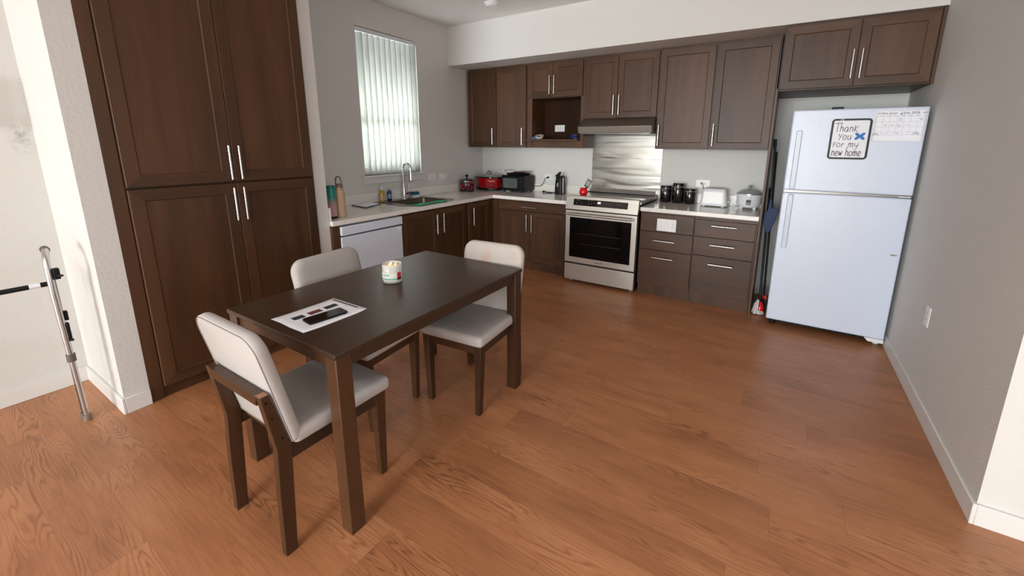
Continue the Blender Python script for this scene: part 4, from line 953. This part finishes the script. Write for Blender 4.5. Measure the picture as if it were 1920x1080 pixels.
part('bars', bm, 'slot', gk, smooth=60)
bm = BM(); prism(bm, [(0.63, oz1+0.036), (0.78, oz1+0.050), (0.78, oz1+0.056), (0.63, oz1+0.042)], lambda a, b, t: (a, t, b), -0.20, -0.13)
single('red_tongs', bm, plain('dull_red_silicone', (120, 38, 34), 0.5), (0.70, -0.165, oz1+0.036), 'dull red flat utensil lying on the wire rack', 'utensil', bevel=0.002)
# can opener
co = thing('can_opener', (1.262, -0.115, CT), 'black electric can opener standing left of the stove', 'can opener')
bm = BM(); loft(bm, [[(1.262+a*s, -0.115+b*s2, CT+z) for a, b in rrect(0.050, 0.055, 0.02, 4)] for s, s2, z in ((1.0, 1.0, 0.0), (1.04, 1.02, 0.01), (0.98, 0.95, 0.12), (0.84, 0.8, 0.215), (0.78, 0.74, 0.222))]); part('body', bm, 'black', co, smooth=40)
bm = BM(); prism(bm, [(1.215, 0.215), (1.225, 0.23), (1.275, 0.272), (1.284, 0.264), (1.262, 0.222)], lambda a, b, t: (a, t, CT+b), -0.17, -0.125); part('lever', bm, 'black', co, bevel=0.002)
bm = BM(); tube(bm, [(1.248, -0.165, CT+0.185), (1.248, -0.176, CT+0.185)], 0.008, 12); part('cutter_wheel', bm, 'chrome', co, smooth=50)
bm = BM(); prism(bm, rrect(0.011, 0.026, 0.010, 5, 1.256, CT+0.115), lambda a, b, t: (a, t, b), -0.1725, -0.166); part('front_badge', bm, 'metal', co, bevel=0.001)
bm = BM(); box(bm, 1.3105, 1.3145, -0.150, -0.128, CT+0.01, CT+0.20); part('side_trim', bm, 'metal', co, bevel=0.001)
bm = BM(); tube(bm, [(1.215, -0.07, CT+0.012), (1.13, -0.06, CT+0.006), (1.07, -0.10, CT+0.005), (1.08, -0.125, CT+0.005), (1.15, -0.11, CT+0.005), (1.06, -0.10, CT+0.012), (1.03, -0.095, CT+0.012)], 0.004, 7); tube(bm, [(1.035, -0.095, CT+0.013), (1.008, -0.09, CT+0.013)], 0.011, 10); part('power_cord', bm, 'blackmat', co, smooth=60)
# red jar and spatula on stove
jc = (1.715, -0.44, 0.931)
m_ = plain('red_ceramic_jar', (226, 20, 34), 0.12, coat=0.4)
prof_thing('utensil_crock', jc, 'bright red round crock standing on the left of the stove top', 'crock',
   [('pot', [(0.032, 0), (0.043, 0.012), (0.048, 0.032), (0.044, 0.052), (0.037, 0.064), (0.043, 0.078), (0.040, 0.078), (0.034, 0.064), (0.040, 0.05), (0.04, 0.02), (0.02, 0.006)], m_)])
sp_ = thing('slotted_spatula', (1.725, -0.44, 0.94), 'black slotted spatula standing in the red crock', 'spatula')
bm = BM(); tube(bm, [(1.700, -0.44, 0.945), (1.745, -0.44, 1.025)], 0.005, 8); part('handle', bm, 'black', sp_, smooth=50)
d_ = Vector((0.045, 0, 0.08)).normalized(); s_ = Vector((d_.z, 0, -d_.x)); b0 = Vector((1.742, -0.44, 1.020))
bm = BM()
def spq(u_, v_, y): return tuple(b0+s_*u_+d_*v_+Vector((0, y, 0)))
for u0_, u1_, v0_, v1_ in ((-0.027, 0.027, 0, 0.016), (-0.030, 0.030, 0.078, 0.090), (-0.028, -0.020, 0.016, 0.078), (0.020, 0.028, 0.016, 0.078), (-0.013, -0.0085, 0.016, 0.078), (-0.002, 0.002, 0.016, 0.078), (0.0085, 0.013, 0.016, 0.078)):
    loft(bm, [[spq(a, b, -0.002) for a, b in ((u0_, v0_), (u1_, v0_), (u1_, v1_), (u0_, v1_))], [spq(a, b, 0.002) for a, b in ((u0_, v0_), (u1_, v0_), (u1_, v1_), (u0_, v1_))]])
part('blade', bm, 'slot', sp_)

# right worktop: canisters, toaster, rice cooker
def canister(loc, r, h, label):
    t = thing('storage_canister', loc, label, 'canister', 'black canisters on the right worktop')
    bm = BM(); lathe(bm, [(r*0.95, 0), (r, 0.004), (r, h*0.78), (r*0.97, h*0.8)], loc, 28); part('jar', bm, 'glossblk', t, smooth=40)
    bm = BM(); lathe(bm, [(r*1.0, h*0.80), (r*1.02, h*0.81), (r*1.02, h*0.835), (r*1.0, h*0.84)], loc, 28); part('band', bm, 'metal', t, smooth=40)
    bm = BM(); lathe(bm, [(r*0.98, h*0.84), (r*1.0, h*0.86), (r*0.98, h*0.97), (r*0.9, h)], loc, 28); part('lid', bm, 'glossblk', t, smooth=40)
    bm = BM(); a = R(-100); x, y = loc[0]+r*1.03*math.cos(a), loc[1]+r*1.03*math.sin(a)
    tube(bm, [(x-0.008, y, loc[2]+h*0.9), (x-0.008, y-0.004, loc[2]+h*0.72), (x, y-0.006, loc[2]+h*0.68), (x+0.008, y-0.004, loc[2]+h*0.72), (x+0.008, y, loc[2]+h*0.9)], 0.0016, 6)
    part('clasp', bm, 'metal', t, smooth=50)
    bm = BM(); tube(bm, [(x, y-0.004, loc[2]+h*0.58), (x, y-0.009, loc[2]+h*0.60)], 0.010, 12); tube(bm, [(x, y-0.006, loc[2]+h*0.70), (x, y-0.006, loc[2]+h*0.6)], 0.0018, 6); part('scoop', bm, 'metal', t, smooth=50)
canister((2.513, -0.10, CT), 0.056, 0.175, 'middle-height black clasp-lid canister nearest the stove')
canister((2.640, -0.105, CT), 0.060, 0.207, 'tallest black clasp-lid canister, between the other two')
canister((2.760, -0.115, CT), 0.052, 0.158, 'shortest black clasp-lid canister, next to the white toaster')
ts = thing('toaster', (2.995, -0.15, CT), 'white two-slot toaster on the right worktop', 'toaster')
bm = BM()
def tl(s, s2, z): return [(2.995+a*s, -0.145+b*s2, CT+z) for a, b in rrect(0.118, 0.075, 0.03, 5)]
loft(bm, [tl(1.04, 1.03, 0.010), tl(1.06, 1.06, 0.02), tl(1.0, 1.0, 0.06), tl(0.90, 0.86, 0.155), tl(0.85, 0.78, 0.172), tl(0.78, 0.68, 0.178)]); part('shell', bm, 'white', ts, smooth=50)
bm = BM()
for y in (-0.17, -0.125): box(bm, 2.915, 3.07, y-0.011, y+0.011, CT+0.176, CT+0.1785)
part('slot', bm, 'slot', ts)
bm = BM(); prism(bm, rrect(0.088, 0.055, 0.012, 4, 0, 0.09), lambda a, b, t: (2.99+a, -0.2205+(b-0.06)*0.11+t, CT+b), 0.0, -0.002); part('side_panel', bm, 'offwhite', ts)
bm = BM(); box(bm, 3.114, 3.135, -0.155, -0.13, CT+0.045, CT+0.058); part('lever', bm, 'white', ts, bevel=0.003)
for x in (2.91, 3.08):
    bm = BM(); lathe(bm, [(0.013, 0), (0.013, 0.012)], (x, -0.19, CT), 10); part('foot', bm, 'white', ts); bm = BM(); lathe(bm, [(0.013, 0), (0.013, 0.012)], (x, -0.10, CT), 10); part('foot', bm, 'white', ts)
bm = BM(); tube(bm, [(2.95, -0.075, CT+0.03), (2.90, -0.04, CT+0.05), (2.875, -0.03, CT+0.12), (2.86, -0.03, CT+0.19), (2.85, -0.028, CT+0.207), (2.84, -0.009, CT+0.207)], 0.003, 7); tube(bm, [(2.845, -0.03, CT+0.207), (2.845, -0.0085, CT+0.207)], 0.011, 10); part('power_cord', bm, 'rug', ts, smooth=60)
rl = (3.300, -0.165, CT)
rk = thing('rice_cooker', rl, 'white rice cooker with glass lid next to the tall end panel', 'rice cooker')
for nm, prof, mat in (('pot_housing', [(0.080, 0.018), (0.096, 0.028), (0.105, 0.06), (0.107, 0.13), (0.105, 0.142), (0.09, 0.145)], 'white'),
    ('rim', [(0.098, 0.142), (0.109, 0.145), (0.109, 0.150), (0.098, 0.152)], 'metal'),
    ('lid', [(0.1, 0.152), (0.098, 0.158), (0.07, 0.18), (0.03, 0.19), (0.012, 0.191)], 'lidglass'),
    ('knob', [(0.012, 0.191), (0.011, 0.203), (0.019, 0.210), (0.019, 0.218), (0.012, 0.222)], 'rug')):
    bm = BM(); lathe(bm, prof, rl, 32); part(nm, bm, mat, rk, smooth=45)
for s in (-1, 1):
    bm = BM(); prism(bm, rrect(0.025, 0.008, 0.006, 3, 0, 0), lambda a, b, t: (rl[0]+t, rl[1]+a, CT+0.125+b), s*0.104, s*(0.125 if s < 0 else 0.114)); part('side_handle', bm, 'white', rk, bevel=0.002)
for a in (45, 135, 225, 315):
    bm = BM(); lathe(bm, [(0.010, 0), (0.014, 0.004), (0.014, 0.03)], (rl[0]+0.078*math.cos(R(a)), rl[1]+0.078*math.sin(R(a)), CT), 12); part('foot', bm, 'white', rk, smooth=40)
a_ = R(-88); nrm = Vector((math.cos(a_), math.sin(a_), 0)); tg = Vector((-nrm.y, nrm.x, 0)); pc = Vector(rl)+nrm*0.1045
bm = BM()
prism(bm, rrect(0.021, 0.026, 0.01, 4, 0, 0), lambda a, b, t: tuple(pc+tg*a+Vector((0, 0, 0.075+b))+nrm*t), -0.004, 0.005); part('control_plate', bm, 'rug', rk)
bm = BM(); prism(bm, rrect(0.018, 0.009, 0.004, 3, 0, 0), lambda a, b, t: tuple(pc+tg*a+Vector((0, 0, 0.084+b))+nrm*t), 0.004, 0.0065); part('switch_window', bm, 'black', rk)
bm = BM(); put_text(bm, 'AROMA', 0.0125, pc+nrm*0.0035-tg*0.021+Vector((0, 0, 0.115)), ax=tg); part('lettering', bm, 'ink', rk)
bm = BM(); tube(bm, [(3.20, -0.10, CT+0.02), (3.185, -0.045, CT+0.05), (3.15, -0.03, CT+0.02), (3.19, -0.03, CT+0.005)], 0.003, 6); part('power_cord', bm, 'white', rk, smooth=60)

# niche shelf: coiled blue gloves/cables and dark bundle
def coil(name, label, cat, c, mats, seed, n, rx, ry, h):
    random.seed(seed); t = thing(name, c, label, cat)
    for k, (nm, mt) in enumerate(mats):
        bm = BM(); pts = []
        ph = 0.0
        for i in range(n*9):
            if i % 9 == 0: q1, q2, q3, q4 = random.uniform(.55, 1.1), random.uniform(.5, 1.0), random.uniform(-.012, .012), random.uniform(0.1, 1.0)
            a = 2*PI*i/9
            pts.append((c[0]+(k*0.055)+q3+rx*q1*math.cos(a), c[1]+ry*q2*math.sin(a), c[2]+0.007+h*0.8*q4*(0.5+0.5*math.sin(a*0.5+seed+i*0.13))))
        tube(bm, pts, 0.0052, 6); part(nm, bm, mt, t, smooth=60)
    return t
coil('coiled_cable', 'loose coil of blue and white cable on the niche shelf, left end', 'cable', (1.03, -0.335, 1.531), [('blue_coil', plain('steel_blue_cable', (66, 98, 138), 0.5)), ('white_coil', plain('pale_cable', (196, 190, 182), 0.5))], 2, 5, 0.050, 0.034, 0.058)
coil('bundled_cord', 'dark bundle of cord on the niche shelf, right end', 'cord', (1.485, -0.345, 1.531), [('loops', 'blackmat'), ('blue_end', plain('navy_cable', (40, 50, 110), 0.5))], 5, 5, 0.040, 0.034, 0.062)

# ------------------------------------------------------------------ dining table
TX0, TX1, TY0, TY1, TZ = 1.527, 2.305, -3.855, -2.640, 0.757
tb = thing('dining_table', ((TX0+TX1)/2, (TY0+TY1)/2, 0), 'rectangular espresso-brown wooden dining table in the middle of the floor', 'table')
bm = BM(); box(bm, TX0, TX1, TY0, TY1, TZ-0.020, TZ); part('tabletop', bm, 'furn_y', tb, bevel=0.003)
LW = 0.062; o_ = 0.005
for x in (TX0+o_, TX1-o_-LW):
    for y in (TY0+o_, TY1-o_-LW):
        bm = BM(); box(bm, x, x+LW, y, y+LW, 0.0, TZ-0.0205); part('leg', bm, 'furn_v', tb, bevel=0.003)
z0, z1 = TZ-0.070, TZ-0.0205
bm = BM(); i_ = 0.018
box(bm, TX0+o_+LW, TX1-o_-LW, TY0+i_, TY0+i_+0.02, z0, z1); part('apron', bm, 'furn_x', tb)
bm = BM(); box(bm, TX0+o_+LW, TX1-o_-LW, TY1-i_-0.02, TY1-i_, z0, z1); part('apron', bm, 'furn_x', tb)
bm = BM(); box(bm, TX0+i_, TX0+i_+0.02, TY0+o_+LW, TY1-o_-LW, z0, z1); part('apron', bm, 'furn_y', tb)
bm = BM(); box(bm, TX1-i_-0.02, TX1-i_, TY0+o_+LW, TY1-o_-LW, z0, z1); part('apron', bm, 'furn_y', tb)
# candle
cn = (1.849, -3.206, TZ)
cd = thing('jar_candle', cn, 'lit cream candle in a clear glass jar on the dining table', 'candle')
M['wax'] = plain('cream_wax', (252, 236, 206), 0.55); M['wax'].node_tree.nodes['Principled BSDF'].inputs['Subsurface Weight'].default_value = 0.3
m, nt, b = newmat('candle_glass'); b.inputs['Base Color'].default_value = lin((246, 250, 246)); b.inputs['Roughness'].default_value = 0.05; b.inputs['Alpha'].default_value = 0.38; M['cglass'] = m
bm = BM(); lathe(bm, [(0.045, 0.0005), (0.05, 0.004), (0.0515, 0.03), (0.0515, 0.098), (0.0495, 0.1), (0.0485, 0.098), (0.0485, 0.012), (0.04, 0.009)], cn, 32); part('jar', bm, 'cglass', cd, smooth=45)
bm = BM(); lathe(bm, [(0.046, 0.0095), (0.0482, 0.011), (0.0482, 0.088), (0.046, 0.0895)], cn, 32); part('wax', bm, 'wax', cd, smooth=40)
m, nt, b = newmat('candle_flame'); b.inputs['Emission Color'].default_value = (1, 0.62, 0.22, 1); b.inputs['Emission Strength'].default_value = 9; M['flame'] = m
for dx, dy in ((-0.018, 0.008), (0.018, 0.008), (0.0, -0.018)):
    bm = BM(); tube(bm, [(cn[0]+dx, cn[1]+dy, cn[2]+0.0895), (cn[0]+dx, cn[1]+dy, cn[2]+0.094)], 0.0012, 6); part('wick', bm, 'black', cd)
    bm = BM(); lathe(bm, [(0.001, 0.0925), (0.003, 0.095), (0.0022, 0.099), (0.0005, 0.103)], (cn[0]+dx, cn[1]+dy, cn[2]-0.001), 8); part('flame', bm, 'flame', cd, smooth=60)
lb = BM(); n = 18   # paper label round the front
def lab(bm, a0, a1, z0_, z1_, r_, mi):
    for i in range(n):
        b0_, b1_ = R(a0+(a1-a0)*i/n), R(a0+(a1-a0)*(i+1)/n)
        loft(bm, [[(cn[0]+r_*math.cos(a), cn[1]+r_*math.sin(a), cn[2]+z) for a, z in ((b0_, z0_), (b1_, z0_), (b1_, z1_), (b0_, z1_))], [(cn[0]+(r_+0.0004)*math.cos(a), cn[1]+(r_+0.0004)*math.sin(a), cn[2]+z) for a, z in ((b0_, z0_), (b1_, z0_), (b1_, z1_), (b0_, z1_))]], mi=mi)
lab(lb, -130, -15, 0.018, 0.060, 0.0517, 0); lab(lb, -125, -17, 0.022, 0.030, 0.0522, 1); lab(lb, -105, -60, 0.044, 0.051, 0.0522, 1); lab(lb, -15, 12, 0.020, 0.060, 0.0518, 2); lab(lb, -15, 12, 0.020, 0.034, 0.0523, 3)
part('label', lb, [plain('label_cream', (240, 238, 226), 0.5), plain('label_green', (128, 190, 172), 0.5), plain('label_red', (206, 44, 60), 0.5), plain('label_plum', (92, 22, 40), 0.5)], cd)
# sheet of paper
pp = thing('printed_sheet', (1.935, -3.67, TZ), 'white printed sheet with three small pictures lying on the table', 'paper')
pc_ = [(1.812, -3.812), (2.052, -3.815), (2.055, -3.528), (1.815, -3.530)]
bm = BM(); nu, nv = 8, 10; gr_ = []
def shp(u_, v_, d=0.0):
    a = Vector(pc_[0]).lerp(Vector(pc_[3]), v_); b2 = Vector(pc_[1]).lerp(Vector(pc_[2]), v_); p = a.lerp(b2, u_)
    e = 0.004*max(0, 0.25-v_)*4*(0.4+0.6*math.sin(u_*5)**2)+0.004*max(0, v_-0.85)*6
    return (p.x, p.y, TZ+0.0008+e+d)
for j in range(nv+1): gr_.append([bm.verts.new(shp(i/nu, j/nv)) for i in range(nu+1)])
for j in range(nv):
    for i in range(nu): bm.faces.new((gr_[j][i], gr_[j][i+1], gr_[j+1][i+1], gr_[j+1][i]))
ps = part('sheet', bm, 'paper', pp, smooth=60); so = ps.modifiers.new('thickness', 'SOLIDIFY'); so.thickness = 0.0003
def prect(name, u0_, u1_, v0_, v1_, mat, d=0.0003):
    bm = BM(); A = [shp(a, b, d) for a, b in ((u0_, v0_), (u1_, v0_), (u1_, v1_), (u0_, v1_))]; B = [(x, y, z+0.0003) for x, y, z in A]; loft(bm, [A, B]); return part(name, bm, mat, pp)
mp1 = plain('photo_brown', (110, 62, 54), 0.5, var=0.6, bscale=140); mp2 = plain('photo_dark', (46, 44, 60), 0.5, var=0.8, bscale=160)
prect('picture', 0.25, 0.39, 0.17, 0.34, mp2); prect('picture', 0.25, 0.39, 0.41, 0.61, mp1); prect('picture', 0.25, 0.39, 0.67, 0.87, mp2)
prect('heading_bar', 0.08, 0.80, 0.945, 0.965, 'ink')
bm = BM()
for v_ in (0.66, 0.9):
    for u_ in (0.1, 0.5): 
        A = [shp(a, b, 0.0003) for a, b in ((u_, v_), (u_+0.08, v_), (u_+0.08, v_+0.006), (u_, v_+0.006))]; loft(bm, [A, [(x, y, z+0.0003) for x, y, z in A]])
part('text_lines', bm, 'inkgrey', pp)
# phone
ph = thing('smartphone', (1.978, -3.675, TZ+0.0016), 'black smartphone lying face up on the printed sheet', 'phone', None, R(-7))
bm = BM(); po = rrect(0.0355, 0.081, 0.010, 5); pi2 = rrect(0.0345, 0.080, 0.009, 5)
loft(bm, [[(a, b, 0.0002) for a, b in pi2], [(a, b, 0.002) for a, b in po], [(a, b, 0.0075) for a, b in po], [(a, b, 0.0085) for a, b in pi2]]); part('body', bm, 'blackmat', ph, local=True, smooth=40)
bm = BM(); prism(bm, rrect(0.0325, 0.078, 0.008, 5), lambda a, b, t: (a, b, t), 0.0085, 0.0089); part('screen', bm, 'glossblk', ph, local=True)

# ------------------------------------------------------------------ dining chairs (local: +y is the front)
def make_chair(label, fab='fabric'):
    t = thing('dining_chair', (0, 0, 0), label, 'chair', 'upholstered dining chairs around the table')
    fabm = M[fab]
    hw = 0.197; th = 0.03
    for s in (-1, 1):
        bm = BM()
        prof = [(-0.238, 0), (-0.232, 0.25), (-0.222, 0.43), (-0.254, 0.652), (-0.226, 0.652), (-0.172, 0.43), (-0.176, 0.36), (-0.196, 0)]
        a0, a1 = sorted((s*hw, s*(hw-th)))
        prism(bm, [(y, z) for y, z in prof], lambda a, b, x: (x, a, b), a0, a1); l = part('leg', bm, 'furn_v', t, local=True, bevel=0.002)
        bm = BM()
        for (y, z) in ((-0.238, 0.625), (-0.225, 0.56), (-0.200, 0.47)): tube(bm, [(s*(hw-0.001), y, z), (s*(hw+0.0015), y, z)], 0.0045, 8)
        part('bolt', bm, 'black', l, local=True)
        bm = BM()
        xt = s*(hw-0.020); xb = s*(hw-0.032)
        loft(bm, [[(xb-0.015, 0.200, 0), (xb+0.015, 0.200, 0), (xb+0.015, 0.232, 0), (xb-0.015, 0.232, 0)], [(xt-0.020, 0.186, 0.425), (xt+0.020, 0.186, 0.425), (xt+0.020, 0.236, 0.425), (xt-0.020, 0.236, 0.425)]])
        part('leg', bm, 'furn_v', t, local=True, bevel=0.002)
        bm = BM(); a0, a1 = sorted((s*(hw-0.004), s*(hw-0.026))); box(bm, a0, a1, -0.176, 0.188, 0.368, 0.425)
        part('seat_rail', bm, 'furn_y', t, local=True, bevel=0.0015)
    for y0, y1, zr_ in ((0.206, 0.228, 0.368), (-0.158, -0.140, 0.398)):
        bm = BM(); box(bm, -hw+0.035, hw-0.035, y0, y1, zr_, 0.425); part('seat_rail', bm, 'furn_x', t, local=True, bevel=0.0015)
    bm = BM(); box(bm, -hw+0.0305, hw-0.0305, -0.254, -0.2235, 0.614, 0.650); part('back_rail', bm, 'furn_x', t, local=True, bevel=0.0015)
    for s in (-1, 1):
        bm = BM(); x0_, x1_ = sorted((s*(hw-0.0005), s*(hw-0.0295))); box(bm, x0_, x1_, -0.253, -0.227, 0.652, 0.6535); part('end_cap', bm, 'endgrain' if s > 0 else 'furn_x', t, local=True)
    # seat cushion
    bm = BM()
    def sl_(inset, z): return [(a, b, z) for a, b in rrect(0.212-inset, 0.212-inset, max(0.010, 0.024-inset), 6, 0, 0.046, rb=max(0.008, 0.02-inset))]
    loft(bm, [sl_(0.006, 0.4255), sl_(0.0, 0.432), sl_(0.0, 0.460), sl_(0.004, 0.471), sl_(0.011, 0.478), sl_(0.022, 0.481), sl_(0.08, 0.484)]); part('seat', bm, fabm, t, local=True, smooth=70)
    # backrest
    bm = BM(); H = 0.437
    yb, zb = -0.170, 0.432; lean = math.atan(0.215)
    def bl(inset, d):
        out = []
        for a, b in rrect(0.212-inset, H/2-inset, 0.062-inset*0.5, 7, 0, H/2, rb=max(0.01, 0.02-inset)):
            crown = 0.010*(1-(a/0.212)**2)*(b/H)
            b2 = b+crown; out.append((a, yb-b2*math.sin(lean)+d*math.cos(lean), zb+b2*math.cos(lean)+d*math.sin(lean)))
        return out
    loft(bm, [bl(0.004, 0.0), bl(0.0, 0.004), bl(0.0, 0.022), bl(0.004, 0.034), bl(0.014, 0.042), bl(0.035, 0.046), bl(0.08, 0.047)]); bk = part('backrest', bm, fabm, t, local=True, smooth=70)
    bm = BM(); lp = bl(0.004, -0.001); tube(bm, lp+[lp[0]], 0.0017, 6); part('piping', bm, 'rug', bk, local=True, smooth=60)
    return t
c1 = make_chair('cream upholstered dining chair seen from behind at the near end of the table')
c2 = copy_tree(c1); c3 = copy_tree(c1)
c1.location = (1.973, -3.790, 0); c1.rotation_euler.z = R(0)
c2.location = (2.075, -2.812, 0); c2.rotation_euler.z = R(185)
c2['label'] = 'cream upholstered dining chair with a stained backrest at the far end of the table'
for ch in c2.children:
    if ch.name.startswith('backrest'):
        ch.data = ch.data.copy(); ch.data.materials[0] = M['fabric_st']
c3.location = (1.645, -3.27, 0); c3.rotation_euler.z = R(-84)
c3['label'] = 'cream upholstered dining chair pushed in on the pantry side of the table'

# ------------------------------------------------------------------ folded walker by the left wall
wk = thing('walking_frame', (0.5, -4.3, 0), 'silver aluminium walking frame with black crossbar against the left wall', 'walker')
m_cap = M['darkgrey']
for k, (yy, xx) in enumerate(((-4.185, 0.495), (-4.90, 0.42))):
    bm = BM(); pts = [(xx-0.085, yy+0.012, 0.935), (xx-0.05, yy+0.006, 0.93), (xx-0.02, yy-0.002, 0.90), (xx-0.006, yy-0.006, 0.84), (xx-0.002, yy-0.006, 0.72), (xx, yy, 0.36)]
    tube(bm, pts, 0.0135, 14); up_ = part('upper_tube', bm, 'alu', wk, smooth=50)
    bm = BM(); tube(bm, [(xx-0.115, yy+0.014, 0.935), (xx-0.082, yy+0.012, 0.935)], 0.0175, 14); part('hand_grip', bm, m_cap, wk, smooth=50)
    bm = BM(); tube(bm, [(xx, yy, 0.37), (xx+0.006, yy+0.006, 0.03)], 0.0115, 12); lo_ = part('leg', bm, 'alu', wk, smooth=50)
    bm = BM(); tube(bm, [(xx+0.0065, yy+0.006, 0.034), (xx+0.0065, yy+0.006, 0.0)], [0.016, 0.019], 14); part('rubber_foot', bm, plain('taupe_rubber_%d' % k, (132, 110, 92), 0.7), lo_, smooth=50)
    bm = BM(); tube(bm, [(xx, yy, 0.35), (xx, yy, 0.39)], 0.018, 14); part('collar', bm, m_cap, wk, smooth=50)
    # second, rear leg of the folded side
    bm = BM(); tube(bm, [(xx-0.03, yy+0.004, 0.80), (xx-0.035, yy+0.004, 0.36), (xx-0.035, yy+0.004, 0.03)], [0.0115, 0.0115, 0.010], 12); bl_ = part('leg', bm, 'steeldark', wk, smooth=50)
    bm = BM(); tube(bm, [(xx-0.035, yy+0.004, 0.036), (xx-0.035, yy+0.004, 0.0)], [0.015, 0.018], 14); part('rubber_foot', bm, 'darkgrey', bl_, smooth=50)
    for q_ in ((xx-0.022, xx+0.012, yy+0.006, yy+0.030, 0.795, 0.85), (xx-0.03, xx-0.004, yy+0.012, yy+0.026, 0.57, 0.62), (xx-0.014, xx+0.012, yy+0.008, yy+0.02, 0.46, 0.56)):
        bm = BM(); box(bm, *q_); part('bracket', bm, 'blackmat', wk, bevel=0.003)
    bm = BM(); tube(bm, [(xx+0.0, yy+0.01, 0.815), (xx+0.02, yy+0.035, 0.812)], 0.006, 8); tube(bm, [(xx-0.002, yy+0.006, 0.47), (xx+0.012, yy+0.02, 0.465)], 0.007, 8); part('lock_button', bm, 'blackmat', wk, smooth=50)
bm = BM(); tube(bm, [(0.475, -4.19, 0.775), (0.46, -4.45, 0.772), (0.41, -4.90, 0.772)], 0.012, 12); cb = part('crossbar', bm, 'blackmat', wk, smooth=50)
bm = BM(); tube(bm, [(0.4740, -4.225, 0.7752), (0.4715, -4.262, 0.7748)], 0.01235, 12); part('white_label', bm, 'paper', cb, smooth=50)
